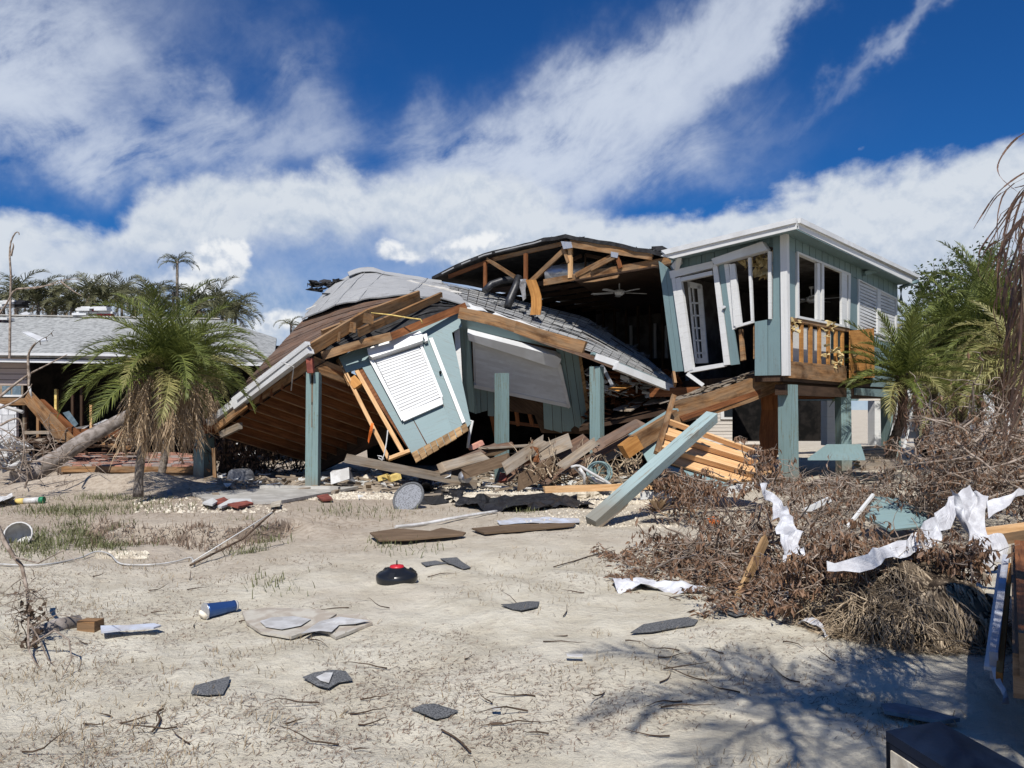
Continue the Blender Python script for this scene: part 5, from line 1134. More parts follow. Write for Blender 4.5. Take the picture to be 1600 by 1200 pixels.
# ================================================================ ground litter
def litter():
    rs_ = np.random.RandomState(4)
    def scatter(n, D0, D1, umin=-.78, umax=.78):
        D = D0*(D1/D0)**rs_.rand(n); u = rs_.uniform(umin, umax, n); return u*D, D
    def build(name, mat_, x, y, L, wdt, lean, curl):
        n = len(x); z = H(x, y); a = rs_.uniform(0, 6.283, n); b = a + rs_.normal(0, curl, n)
        h1 = np.sin(lean)*L; r1 = np.cos(lean)*L
        p0 = np.stack([x, y, z+.002], 1); p1 = p0 + np.stack([np.cos(a)*r1*.5, np.sin(a)*r1*.5, h1*.55+.004], 1)
        p2 = p1 + np.stack([np.cos(b)*r1*.5, np.sin(b)*r1*.5, h1*.35], 1)
        for q, l_ in ((p1, .002), (p2, .001)):
            q[:, 2] = np.maximum(q[:, 2], H(q[:, 0], q[:, 1])+l_)
        s_ = np.stack([-np.sin(a)*wdt, np.cos(a)*wdt, np.abs(rs_.normal(0, .3, n))*wdt], 1)
        V = np.stack([p0-s_, p0+s_, p1+s_*.8, p1-s_*.8, p2], 1).reshape(-1, 3)
        o = np.arange(n)[:, None]*5; q4 = (o + np.array([[0,1,2,3]])).ravel(); t3 = (o+np.array([[3,2,4]])).ravel()
        me = bpy.data.meshes.new(name); me.vertices.add(len(V)); me.vertices.foreach_set('co', V.ravel())
        me.loops.add(n*7); me.polygons.add(n*2); me.loops.foreach_set('vertex_index', np.concatenate([q4, t3]).astype(np.int32))
        me.polygons.foreach_set('loop_start', np.concatenate([np.arange(n)*4, n*4+np.arange(n)*3]).astype(np.int32)); me.update(calc_edges=True)
        me.materials.append(mat_); ob = bpy.data.objects.new(name, me); col.objects.link(ob); return ob
    def clump(x, y, s_, thr):
        k = vnoise(x*s_+3, y*s_+8)*.6 + vnoise(x*s_*3.1, y*s_*3.1+5)*.4; m_ = k > thr+rs_.uniform(-.12,.12,len(x)); return x[m_], y[m_]
    x, y = scatter(95000, 3.0, 17); x, y = clump(x, y, .7, .55); n = len(x)
    o = build('plant_litter', M['litter'], x, y, rs_.uniform(.010,.050,n)*(1+.6*(rs_.rand(n)>.93)), rs_.uniform(.0007,.0019,n)*(1+y*.10), np.abs(rs_.normal(0,.14,n)), .45); tag(o, 'short dark twigs and shreds of plants strewn over the sand', 'litter', None, 'stuff')
    x, y = scatter(42000, 3.0, 15); x, y = clump(x, y, 1.1, .57); n = len(x)
    o = build('dry_grass', M['drygrass'], x, y, rs_.uniform(.02,.075,n), rs_.uniform(.0009,.002,n)*(1+y*.10), rs_.uniform(.1,1.2,n), .5); tag(o, 'thin dry grass blades scattered over the sand', 'grass', None, 'stuff')
    gx = []; gy = []
    for px, py, w, h_, n in ((110,800,90,10,1800),(55,850,50,22,1500),(150,848,70,16,1500),(400,845,60,8,400),(175,780,80,6,900),(120,830,30,12,700),(560,800,90,14,500),(230,795,100,8,500),(600,850,30,6,120),(820,800,30,4,150),(430,915,60,20,120),(640,860,60,12,120)):
        for k in range(n):
            if k % 2: continue
            p = G(px+rs_.normal(0, w*.5), min(1150, py+rs_.normal(0, h_*.5))); gx.append(p.x); gy.append(p.y)
    gx = np.array(gx); gy = np.array(gy); n = len(gx)
    o = build('grass_patches', M['greengrass'], gx, gy, rs_.uniform(.04,.13,n), rs_.uniform(.003,.006,n), rs_.uniform(.6,1.4,n), .5); tag(o, 'small patches of green grass left in the washed soil', 'grass', None, 'stuff')
    # dark roots hanging out of the scarp
    x = rs_.uniform(-5.6,-2.9,1500); ed = 9.75 + .35*np.sin(x*1.9) + .25*np.sin(x*4.3+1); y = ed + rs_.uniform(-.3,.35,1500); n = 1500
    o = build('scarp_roots', M['litter'], x, y, rs_.uniform(.05,.16,n), rs_.uniform(.003,.006,n), rs_.uniform(0,1.3,n), .6); tag(o, 'dark matted roots and stalks along the washed out scarp', 'roots', None, 'stuff')
litter()
# ================================================================ left house
lh = thing('far_house', 'low house with long grey shingle roof and torn open wall behind the palm pair', 'house', at(150,705,23))
ev0, ev1 = at(-420,546,22.0), at(428,562,22.0); rg0, rg1 = at(-420,487,27.5), at(345,500,27.5)
part('roof', MB().prism([ev0, ev1, at(432,528,27.5), rg1, rg0], Vector((0,-.4,.9)), .08), M['farroof'], lh)
part('ridge_cap', MB().beam(rg0+UZ*.04, rg1+UZ*.04, .2, .04), M['concrete'], lh)
part('roof_back', MB().prism([rg0-UZ*.02, rg1-UZ*.02, rg1+Vector((0,5,-1.6)), rg0+Vector((0,5,-1.6))], Vector((0,.4,.9)), .06), M['farroof'], lh)
part('gutter', MB().beam(ev0+Vector((0,-.05,-.06)), at(300,556,21.9), .10, .07), M['white'], lh); part('fascia', MB().beam(ev0+Vector((0,.02,-.20)), at(425,566,22.0)-UZ*.06, .03, .10), M['white'], lh)
WL = Plane(at(0,560,22.5), at(300,560,22.5), at(0,690,22.5))
for i in range(5): part('siding_board', on(MB(), WL, [(-200,557+i*9),(42,558+i*9),(42,566+i*9),(-200,565.5+i*9)], .04, .02*(i % 2)), M['sidingpink'], lh)
wn = part('window_frame', on(MB(), WL, [(-60,601),(36,601),(36,622),(-60,622)], .05, .0), M['greywood'], lh)
for x in (-52,-24,4,20): part('pane', on(MB(), WL, [(x,603),(x+13,603),(x+13,620),(x,620)], .02, .02), M['tealbox'], wn)
part('sill', on(MB(), WL, [(-60,617),(37,617),(37,620),(-60,620)], .08, .07), M['white'], wn)
part('header_board', on(MB(), WL, [(-60,622),(42,622),(42,633),(-60,633)], .06, .05), M['wood'], lh)
for j in range(6):
    for i in range(5):
        x = -66+i*20+(j % 2)*10; y = 636+j*12.5; x1 = min(26, x+19.2)
        if x < x1: part('block', on(MB(), WL, [(x,y),(x1,y),(x1,y+12),(x,y+12)], .12, .02), M['block'], lh)
part('rear_shade_wall', MB().prism([at(-150,540,26.5), at(470,540,26.5), at(470,712,26.5), at(-150,712,26.5)], (0,-1,0), .1), M['black'], lh)  # black wall colour stands in for the dark void inside
part('end_wall', MB().prism([at(420,566,22.3), at(470,566,26.5), at(470,712,26.5), at(420,712,22.3)], (-1,0,0), .1), M['black'], lh)  # end wall blackened for the same interior shade
for x, y0, y1, m_ in ((41,598,690,'darkwood'),(60,640,690,'wood'),(38,630,684,'greywood'),(88,608,650,'yellow'),(143,632,672,'pine'),(128,600,668,'darkwood'),(114,603,690,'darkwood'),(320,600,690,'darkwood'),(290,600,700,'darkwood'),(382,610,690,'darkwood')):
    part('stud', MB().beam(at(x,y1,22.8), at(x,y0,22.8), .09, .07), M[m_], lh)
for y in (676,688): part('base_plate', MB().beam(at(36,y,22.2), at(215,y-2,22.4), .1, .09), M['greywood'], lh)
for a, b, w, m_ in (((42,618,20.8),(118,700,20.0),.34,'wood'),((50,632,20.6),(100,690,20.2),.22,'wood'),((62,626,20.9),(126,684,20.3),.18,'joist'),((120,676,20.7),(205,678,21.0),.22,'joist'),((160,694,20.5),(205,700,20.2),.10,'wood')):
    solo('fallen_beam', MB().beam(at(*a), at(*b), .09, w, seg=2, jag=.12), M[m_], 'splintered orange brown beam fallen across the opening of the left house', 'beam', 'beams fallen in the opening of the left house')
for pts_, lab in (([(116,668),(140,664),(128,672),(118,674)], 'small white board edge by the orange stud'), ([(145,664),(165,655),(188,656),(186,664),(150,668)], 'white curved sheet lying behind the leaning log'), ([(173,678),(184,670),(192,679)], 'white triangular scrap behind the leaning log'), ([(98,645),(108,642),(122,662),(116,668)], 'grey blue sheet standing in the dark opening')):
    solo('sheet_scrap', MB().prism([at(x,y,21.5+.02*i) for i, (x,y) in enumerate(pts_)], (0,-.8,.6), .03), M['plasticwhite'] if 'grey' not in lab else M['tealbox'], lab, 'sheet')
# packs of shingles on the far roof
RPl = Plane(ev0, ev1, rg0)
def pack(x, y, w, h_, n, label, cols):
    t = thing('shingle_packs', label, 'roofing packs', RPl.p(x, y)); c = RPl.p(x, y, .02)
    for k in range(n):
        m_ = cols[k % len(cols)]; p = c + Vector((random.uniform(-.15,.15)+((k % 3)-1)*w*.33, random.uniform(-.2,.2), .06+.085*(k//3))); a = random.uniform(-.2,.2)
        d = Vector((math.cos(a), math.sin(a), 0)); part('pack', MB().beam(p-d*w*.2, p+d*w*.2, .33, .075), M[m_], t)
pack(22,482,1.1,.3,9,'stack of white wrapped shingle packs at the left end of the far roof', ['white','plasticwhite','blackcloth'])
pack(148,496,1.2,.3,12,'stack of white and red shingle packs on the far roof beside the palm', ['white','white','red','white','plasticwhite'])
pack(6,503,.8,.3,3,'small red topped shingle pack low on the far roof', ['navy','red','white'])
solo('loose_flashing', MB().prism([RPl.p(34,521,.05), RPl.p(44,520,.05), RPl.p(76,533,.05), RPl.p(62,535,.05)], RPl.n, .05), M['white'], 'white metal strip lying on the far roof slope', 'metal strip')
solo('loose_flashing', MB().prism([RPl.p(32,492,.06), RPl.p(42,489,.06), RPl.p(48,493,.06), RPl.p(38,496,.06)], RPl.n, .05), M['white'], 'small white sheet beside the left packs on the far roof', 'metal strip')
# red paver deck
dk = thing('paver_deck', 'raised terrace of broken red and grey pavers behind the leaning log', 'terrace', at(200,742,18.4))
Q = [at(62,706,24.2), at(301,706,24.2), at(306,732,18.5), at(98,728,18.7)]
for q in Q: q.z = .22
part('slab', MB().prism(Q, UZ, .20), M['brownboard'], dk); nc, nr_ = 13, 17; pv = []
for v in range(3):
    pass
for j in range(nr_):
    for i in range(nc):
        t0, t1 = j/nr_, (j+.93)/nr_; s0, s1 = (i+.03+(j % 2)*.3)/(nc+.4), (i+.96+(j % 2)*.3)/(nc+.4)
        if random.random() < .06: continue
        f = lambda s_, t_: Q[0].lerp(Q[1], s_).lerp(Q[3].lerp(Q[2], s_), t_)+UZ*.03
        dz = UZ*random.uniform(0,.02)
        part('paver', MB().prism([f(s0,t0)+dz, f(s1,t0)+dz, f(s1,t1)+dz*random.random(), f(s0,t1)+dz], UZ, .035), M['paver'] if random.random() < .68 else M['pavergrey'], dk)
part('edge_board', MB().beam(Q[3]+Vector((0,-.03,-.06)), Q[2]+Vector((0,-.03,-.06)), .04, .14), M['wood'], dk)
# leaning log
lg = MB(); l0 = at(28,752,16.6); trunk(lg, [l0, at(80,722,17.2), at(140,683,18.0), at(212,645,18.8)], .215, .155, rings=False, n=12, step=.2)
solo('fallen_log', lg, M['log'], 'thick grey palm log propped up over the red paver terrace', 'log')
def twigs(label, paths, r_, m_='twig', name='bare_branch', cat='branch', group=None):
    mb = MB()
    for P_ in paths: mb.tube(spl([at(*p) for p in P_], 14), [r_*(1-.7*i/14) for i in range(15)], 5, cap=False)
    return solo(name, mb, M[m_], label, cat, group)
twigs('long bare branch slanting up across the left house eave', [[(-10,628,13),(20,603,13.2),(45,585,13.4),(70,572,13.6),(105,554,13.8)], [(45,584,13.4),(44,560,13.4),(48,545,13.4),(56,535,13.4)], [(46,583,13.4),(45,605,13.3),(50,622,13.3)]], .028)
twigs('thin stalk with a hooked tip standing above the far roof at the left edge', [[(15,560,18),(16,480,18),(17,430,18),(15,400,18),(17,378,18),(24,364,18),(29,363,18),(30,367,18)], [(17,400,18),(19,392,18),(21,385,18),(20,380,18)]], .030)
twigs('pale branch reaching right above the far roof ridge', [[(-8,500,17),(10,475,17),(25,452,17),(60,450,17),(95,438,17),(125,436,17)], [(25,452,17),(70,447,17),(100,440,17)], [(95,440,17),(115,455,17),(128,462,17)]], .022)
twigs('drooping twig with small dry pods in front of the far roof', [[(46,600,14),(44,560,14),(50,545,14),(62,532,14),(75,525,14),(84,516,14)], [(62,532,14),(64,540,14)], [(72,527,14),(74,534,14)], [(80,520,14),(83,526,14)]], .011, 'twigdark')
twigs('pale bent branch over the twig heap by the log', [[(-5,640,13),(18,630,13),(40,615,13),(50,600,13)], [(0,665,13),(30,655,13.2),(38,700,13.2),(30,740,13.2)]], .022)
solo('white_pipe', MB().tube([at(-4,632,13.2), at(36,644,13.2)], .03, 8), M['plasticwhite'], 'short white pipe lying on the branches by the left wall', 'pipe')
solo('white_pipe', MB().tube([at(46,604,13.2), at(49,619,13.2)], .02, 6), M['plasticwhite'], 'white pipe stub hanging from the slanting branch', 'pipe')
rb = MB()
for k in range(60):
    c = at(random.uniform(-10,42), random.uniform(690,735), random.uniform(16,18)); rb.prism([c+Vector((random.uniform(-.22,.22), random.uniform(-.2,.2), random.uniform(-.13,.13))) for _ in range(4)], (0,-1,.3), .03)
solo('rubbish_heap', rb, M['plasticwhite'], 'white crumpled rubbish against the block wall at the left edge', 'rubbish', kind='stuff')
rb = MB()
for k in range(80):
    c = at(random.uniform(40,215), random.uniform(682,708), random.uniform(19.5,21.5)); a = random.uniform(0,6.3); s_ = random.uniform(.1,.4); rb.beam(c-Vector((math.cos(a)*s_, math.sin(a)*s_, .05)), c+Vector((math.cos(a)*s_, math.sin(a)*s_, random.uniform(-.1,.15))), random.uniform(.04,.14), .03)
solo('timber_rubble', rb, M['darkwood'], 'dark splintered timber rubble along the back of the paver terrace', 'rubble', kind='stuff')

# ================================================================ neighbour house seen under the wreck
nb = thing('beige_house', 'beige sided house with a small white window seen through the gap under the raised house', 'house', at(1150,692,30))
NP = Plane(at(1100,690,30), at(1190,690,30.5), at(1100,620,30))
for i in range(14):
    y = 622+i*5.2; part('siding_board', on(MB(), NP, [(1085,y),(1222,y),(1222,y+4.7),(1085,y+4.7)], .06, .03*(1 if i % 2 else .4)), M['siding'] if i > 2 else M['brick'], nb)
part('backing', on(MB(), NP, [(1080,560),(1240,560),(1240,700),(1080,700)], .1, -.1), M['sidingpink'], nb)
nw = part('window_frame', on(MB(), NP, [(1123,622),(1156,622),(1154,655),(1125,655)], .08, .08), M['trim'], nb)
part('pane', on(MB(), NP, [(1129,625),(1149,625),(1148,651),(1130,651)], .02, .10), M['glass'], nw)
nh = thing('white_house', 'white house wall glimpsed through the palms at the right', 'house', at(1480,700,26)); NH = Plane(at(1400,600,25), at(1600,600,26), at(1400,700,25))
for i in range(9): part('siding_board', on(MB(), NH, [(1402,578+i*12),(1640,574+i*12),(1640,585.5+i*12),(1402,589.5+i*12)], .05, .02*(i % 2)), M['white'], nh)
part('roof', MB().prism([at(1402,574,24.6), at(1660,560,25.6), at(1660,530,29), at(1402,545,28)], UZ, .1), M['farroof'], nh)

# ================================================================ debris by the wreck
def plank(label, a, b, w, h_, m_, group=None, roll=0, name='broken_board', cat='board', seg=1, bow=0, jag=.02):
    return solo(name, MB().beam(at(*a), at(*b), w, h_, roll=roll, seg=seg, bow=bow, jag=jag), M[m_], label, cat, group)
plank('long weathered beam lying on the ground in front of the leaning sunlit wall', (541,716,14.3), (745,757,15.2), .12, .17, 'greywood', name='fallen_beam', cat='beam')
plank('pale teal square post leaning diagonally with its foot on the sand', (924,818,10.6), (1112,652,12.6), .19, .17, 'tealpale', name='leaning_post', cat='post', roll=.25, jag=.03)
solo('wood_splinter', MB().beam(at(925,826,10.6), at(975,785,11.1), .16, .06, jag=.05), M['greywood'], 'raw split underside at the foot of the leaning teal post', 'splinter')
# sloping beams under the torn floor
bt = thing('torn_floor_beam', 'sloping brown floor beam with debris on top running down from the raised house', 'beam', at(1120,640,15.0))
part('beam', MB().beam(at(1052,646,14.7), at(1216,592,15.3), .18, .42, seg=3, bow=-.05, jag=.06), M['wood'], bt)
part('lower_edge', MB().beam(at(1062,655,14.6), at(1205,606,15.2), .06, .10, jag=.05), M['joist'], bt)
dp = MB()
for k in range(150):
    f = random.random(); c = at(1062+f*130, 628-f*45+random.uniform(-9,6), 15.4+random.uniform(-.2,1.4)); a = random.gauss(.2,.5); s_ = random.uniform(.08,.45); dp.beam(c-Vector((math.cos(a)*s_, math.sin(a)*s_, .3*s_)), c+Vector((math.cos(a)*s_, math.sin(a)*s_, .3*s_)), random.uniform(.03,.14), .02)
part('splintered_flooring', dp, M['greywood'], bt, kind='stuff')
for a, b, m_ in (((1060,625,15.6),(1150,600,15.9),'greywood'),((1080,636,14.9),(1188,590,15.6),'darkwood'),((1068,618,16),(1180,588,16.5),'darkwood')): part('floor_strip', MB().beam(at(*a), at(*b), .3, .03), M[m_], bt)
plank('white window sill piece fallen on the sloping floor beam', (1074,584,14.9), (1099,602,14.8), .07, .07, 'trim', name='sill_piece', cat='trim')
plank('short upright plank at the tip of the fallen roof', (1052,583,15.6), (1055,601,15.4), .05, .14, 'wood')
b2_ = thing('box_beam', 'broken box beam with teal top edge and orange side, below the fallen roof tip', 'beam', at(1010,690,13.8))
part('side', MB().beam(at(990,694,13.7), at(1058,652,14.3), .12, .30), M['wood'], b2_); part('painted_top', MB().beam(at(988,681,13.8), at(1054,640,14.4), .20, .05), M['tealsheet'], b2_)
part('end_block', MB().beam(at(974,706,13.6), at(996,690,13.7), .2, .26), M['ply'], b2_)
solo('teal_board', MB().prism([at(1003,705,13.9), at(1030,680,14.1), at(1040,700,13.9), at(1012,722,13.7)], (0,-1,.2), .04), M['tealsheet'], 'teal board scrap behind the leaning post', 'board')
# pine framed panel
pn_ = thing('framed_panel', 'bright pine underside of a fallen framed wall panel behind the leaning post', 'wall panel', at(1110,740,13))
PP_ = Plane(at(1040,655,13.2), at(1190,720,13.0), at(1030,712,12.2))
part('sheathing', on(MB(), PP_, [(1039,660),(1165,702),(1205,742),(1150,748),(1030,712)], .03, -.07), M['pine'], pn_)
for a, b in (((1040,657),(1178,706)),((1036,680),(1185,724)),((1032,700),(1180,742))):
    part('stud', MB().beam(PP_.p(*a), PP_.p(*b), .09, .05, up=PP_.n.cross(Vector((1,0,0)))), M['pine'], pn_)
part('end_plate', MB().beam(PP_.p(1051,622,.05), PP_.p(1024,712,.05), .09, .06, up=PP_.n), M['wood'], pn_)
part('outer_face', on(MB(), PP_, [(1032,715),(1150,750),(1140,757),(1030,722)], .03, -.1), M['tealsheet'], pn_)
for a, b, m_, lab in (((850,765,12.9),(1035,759,13.3),'pine','long pale plank lying behind the leaning post foot'),((1040,762,12.6),(1205,740,12.6),'pine','fresh pine plank lying under the framed panel'),((1000,775,12.2),(1110,768,12.4),'trim','white painted plank under the brush'),((1090,775,11.8),(1200,755,12.2),'trim','second white painted plank near the framed panel'),
                      ((715,733,15.6),(790,700,16.2),'brownboard','dark board leaning left of the free standing post'),((755,700,15.5),(880,693,16.5),'greywood','flat grey board under the long shutter')):
    plank(lab, a, b, .05 if m_ != 'greywood' else .4, .11 if m_ != 'greywood' else .03, m_)
BO = sorted([722,748,760,775,818,845,868,880,905,915,838,960,948,970,700,808,862,890])
for k, (x, y, l_, a_) in enumerate([(722,722,.9,.35),(748,708,.8,.5),(760,728,.9,.4),(775,700,.7,.2),(818,712,1.0,.75),(845,722,1.1,.7),(868,716,1.0,.8),(880,735,.9,.7),(905,708,.9,.75),(915,725,.8,.6),(838,740,.8,.6),(960,690,1.1,.6),(948,712,.9,.55),(970,676,1.0,.62),(700,740,.7,.3),(808,735,.7,.8),(862,700,.8,.5),(890,700,.7,.65)]):
    D = 15.0+random.uniform(-.3,.7); c = at(x, y, D); d = Vector((math.cos(a_), .35, math.sin(a_)*.7)).normalized()*l_/2
    solo('broken_board', MB().beam(c-d, c+d, random.uniform(.16,.3), .03, up=Vector((0,-.8,.6)), roll=random.uniform(-.7,.7), jag=.12), M[('greywood','deckold','brownboard','deckold')[k % 4]], ORD[BO.index(x)]+' board from the left in the broken heap beneath the long shaded shutter', 'board', 'broken boards heaped beneath the shaded shutter')
bx = thing('wooden_box', 'open red brown wooden box in the heap right of the free standing post', 'box', at(822,722,15))
for q in ([(808,705),(832,697),(834,722),(812,728)], [(832,697),(842,700),(843,722),(834,722)]): part('side', MB().prism([at(x,y,14.9-.02*i) for i,(x,y) in enumerate(q)], (0,-1,.2), .03), M['joist'], bx)
# plastic chair, on its side
chs = thing('plastic_chair', 'white plastic armchair lying on its side by the shaded post', 'chair', at(925,758,13.6))
cp_ = lambda x, y, d=0: at(x, y, 13.6+d)
part('arm', MB().tube(spl([cp_(892,730), cp_(905,728), cp_(922,738), cp_(940,748), cp_(954,757)], 12), .028, 6), M['plasticwhite'], chs)
part('leg', MB().tube([cp_(905,731), cp_(913,742), cp_(913,757)], [.035,.03,.022], 6), M['plasticwhite'], chs); part('leg', MB().tube([cp_(925,745,.1), cp_(931,752,.1), cp_(945,757,.1)], [.035,.03,.022], 6), M['plasticwhite'], chs)
part('seat', MB().loft([cp_(918,742,.1), cp_(940,750,.1), cp_(956,758,.0)], [cp_(922,750,.5), cp_(942,756,.5), cp_(954,762,.4)], 6, 4, .02), M['plasticwhite'], chs)
part('backrest', MB().loft([cp_(895,730,.05), cp_(900,735,.3)], [cp_(912,745,.1), cp_(914,752,.4)], 4, 4, .02), M['plasticwhite'], chs)
hs = MB()
for k in range(9):
    c = at(936+random.uniform(-2,4), 738, 13.9+.03*k); r0 = .19+random.uniform(-.02,.03); hs.tube([c+Vector((math.cos(t_)*r0, .02*math.sin(3*t_), math.sin(t_)*r0*.95)) for t_ in [i*2*math.pi/20 for i in range(21)]], .011, 5, cap=False)
solo('garden_hose', hs, M['tealsheet'], 'coiled pale green garden hose beside the plastic chair', 'hose')
# things on the ground before the wreck
def slabg(name, label, cat, pts, m_, t=.015, up=.02, group=None, crumple=0.0):
    P_ = [G(x, y, up)+UZ*(up+random.uniform(0, crumple)) for x, y in pts]; return solo(name, MB().prism(P_, UZ, t), M[m_], label, cat, group)
def clothg(name, label, cat, A_, B_, m_, nu=16, nv=5, wob=.03, up=.03):
    return solo(name, MB().loft([G(x,y)+UZ*up for x,y in A_], [G(x,y)+UZ*up for x,y in B_], nu, nv, .004, wob), M[m_], label, cat)
slabg('board_sheet', 'brown warped board on the sand below the white pipe', 'board', [(578,838),(620,832),(672,836),(690,829),(728,836),(724,840),(640,848),(592,848)], 'brownboard', .02, .03, crumple=.03)
slabg('board_sheet', 'brown board lying in front of the pale blue sheet', 'board', [(737,829),(800,823),(900,820),(896,824),(820,831),(757,836)], 'brownboard', .02, .02, crumple=.02)
clothg('blue_sheet', 'pale blue sheet spread on the sand near the leaning post foot', 'sheet', [(775,818),(830,811),(880,812),(905,815)], [(782,823),(830,820),(880,821),(905,821)], 'bluesheet', wob=.012)
clothg('black_fabric', 'black ground cloth crumpled across the white gravel', 'cloth', [(706,790),(750,780),(800,782),(850,778),(895,782),(925,795)], [(722,793),(760,800),(810,801),(850,798),(885,793),(918,797)], 'blackcloth', 26, 6, .06, .05)
clothg('black_fabric', 'black ground cloth patch right of the grey disc', 'cloth', [(650,768),(672,764),(700,770),(726,772)], [(655,788),(680,790),(702,786),(722,778)], 'blackcloth', 14, 5, .05, .04)
clothg('black_fabric', 'raised black cloth flap behind the grey disc', 'cloth', [(648,762),(660,758),(674,758)], [(650,775),(664,776),(672,770)], 'blackcloth', 8, 5, .10, .12)
ds = thing('grey_disc', 'round grey stone look table top tipped up on the sand', 'table top', G(640,790)); dc = at(638,777,12.6); dn_ = Vector((-.35,-.75,.55)).normalized(); du = dn_.orthogonal().normalized(); dv = dn_.cross(du)
part('top', MB().prism([dc+(du*math.cos(k*math.pi/14)+dv*math.sin(k*math.pi/14))*.27 for k in range(28)], dn_, .04), M['greydisc'], ds)
part('rim', MB().tube([dc+(du*math.cos(k*math.pi/14)+dv*math.sin(k*math.pi/14))*.265 for k in range(29)], .022, 6, cap=False), M['shinglepiece'], ds)
pp = MB(); pp.tube(spl([G(618,828)+UZ*.04, G(660,822)+UZ*.03, G(720,812)+UZ*.04, G(776,802)+UZ*.03], 16), .022, 7); solo('white_pipe', pp, M['plasticwhite'], 'long white plastic pipe on the sand above the brown board', 'pipe')
solo('white_pipe', MB().tube(spl([G(755,764)+UZ*.06, G(830,768)+UZ*.06, G(900,770)+UZ*.06], 10), .022, 7), M['plasticwhite'], 'white pipe along the back of the gravel bed', 'pipe')
bc = thing('covered_box', 'pale grey cloth covered box behind the left front post', 'box', at(533,757,15.6)); part('front', MB().prism([at(516,738,15.5), at(545,730,15.5), at(546,748,15.4), at(517,757,15.4)], (0,-1,.1), .05), M['plasticwhite'], bc)
part('side', MB().prism([at(545,730,15.5), at(552,745,15.8), at(556,754,15.7), at(546,750,15.4)], (1,-.6,.2), .03), M['greycloth'], bc); part('top', MB().prism([at(516,738,15.5), at(545,730,15.5), at(549,731,16.0), at(520,735,16.0)], UZ, .03), M['plasticwhite'], bc)
gc = thing('covered_stool', 'grey cloth draped over a round stool beside the short left post', 'covered stool', at(376,765,16.8)); cc = at(376,765,16.8)
part('cover', MB().tube([cc+UZ*.0, cc+UZ*.2, cc+UZ*.40, cc+UZ*.44], [.36,.30,.25,.2], 14), M['greycloth'], gc)
part('trailing_cloth', MB().loft([at(352,765,16.6), at(380,756,16.5), at(405,758,16.4)], [at(365,776,16.0), at(385,773,16.1), at(408,764,16.2)], 10, 4, .01, .05), M['greycloth'], gc)
solo('white_sheet', MB().prism([at(360,700,21), at(378,686,21.2), at(402,692,21.1), at(398,712,20.8), at(362,716,20.8)], (0,-1,.4), .02), M['plasticwhite'], 'large white sheet standing in the light behind the dark bush', 'sheet')
solo('orange_stake', MB().beam(at(336,748,17.2), at(334,700,17.2), .06, .07), M['wood'], 'narrow orange stake beside the short left post', 'stake')
solo('foam_block', MB().beam(at(592,748,15.4), at(606,744,15.4), .22, .10), M['yellow'], 'left one of two yellow foam blocks beneath the long fallen beam', 'foam block')
solo('foam_block', MB().beam(at(608,748,15.3), at(624,743,15.4), .20, .12), M['yellow'], 'right one of two yellow foam blocks beneath the long fallen beam', 'foam block')
solo('pink_insulation', MB().beam(at(735,700,16.3), at(752,692,16.4), .12, .10, seg=3, jag=.05), M['pinkfoam'], 'small pink insulation wad beside the torn wall corner', 'insulation')
for pts_, r_ in (((( 727,656,16.2),(738,658,16.2),(733,682,16.2),(731,700,16.2)),.035),):
    solo('door_track', MB().tube([at(*p) for p in pts_], r_, 6), M['trim'], 'bent white metal frame hanging at the lower corner of the sunlit wall', 'frame')
solo('paper_scrap', MB().prism([at(690,742,15), at(706,734,15.1), at(704,744,14.9), at(692,748,14.9)], (0,-1,.6), .01), M['white'], 'white paper scrap beside the end of the long beam', 'paper')
solo('tin', MB().tube([at(722,745,14.9), at(731,746,14.8)], .11, 12), M['duct'], 'grey tin lying where the long beam ends', 'tin')
solo('blue_tub', MB().tube([G(848,767)+UZ*.02, G(848,767)+UZ*.2], [.13,.07], 9), M['tealbox'], 'crushed blue grey tub on the edge of the gravel', 'tub')
solo('clay_pot', MB().beam(at(786,752,15.1), at(790,738,15.2), .16, .12, seg=3, jag=.05), M['brick'], 'broken red clay piece at the foot of the free standing post', 'pot')
# gravel
gv = MB(); rg = random.Random(8)
def pebbles(mb, cx, cy, sx, sy, n, s0, s1):
    for k in range(n):
        p = G(cx+rg.uniform(-1,1)*sx, cy+rg.uniform(-1,1)*sy); s_ = rg.uniform(s0, s1); a = rg.uniform(0,6.28); z = p.z+s_*.4
        pts_ = [Vector((p.x+math.cos(a+i*2.09)*s_, p.y+math.sin(a+i*2.09)*s_, z-s_*.4)) for i in range(3)]+[Vector((p.x, p.y, z+s_*.5))]
        mb.add(pts_, [[0,1,3],[1,2,3],[2,0,3]])
pebbles(gv, 790,775,95,10, 4200,.015,.04); pebbles(gv, 690,762,60,6, 1200,.015,.04); pebbles(gv, 1010,778,90,10,1500,.02,.05); pebbles(gv, 940,800,120,25,900,.012,.03); pebbles(gv, 560,775,90,6,900,.015,.04); pebbles(gv, 190,868,40,5,500,.015,.035); pebbles(gv, 330,790,120,12,500,.015,.04)
o = solo('shell_gravel', gv, M['stone'], 'white shell gravel spread in front of the wreck', 'gravel', kind='stuff')
rb = MB()
for k in range(420):
    x = rg.uniform(330,1180); y = rg.gauss(752,9); y = max(735, y); p = G(x, y); a = rg.uniform(0,6.28); s_ = rg.uniform(.05,.28); rb.beam(p+UZ*.04-Vector((math.cos(a)*s_, math.sin(a)*s_, 0)), p+UZ*rg.uniform(.04,.14)+Vector((math.cos(a)*s_, math.sin(a)*s_, 0)), rg.uniform(.02,.12), rg.uniform(.01,.05))
solo('wood_rubble', rb, M['greywood'], 'small splinters and board ends strewn along the front of the wreck', 'rubble', kind='stuff')
rb = MB()
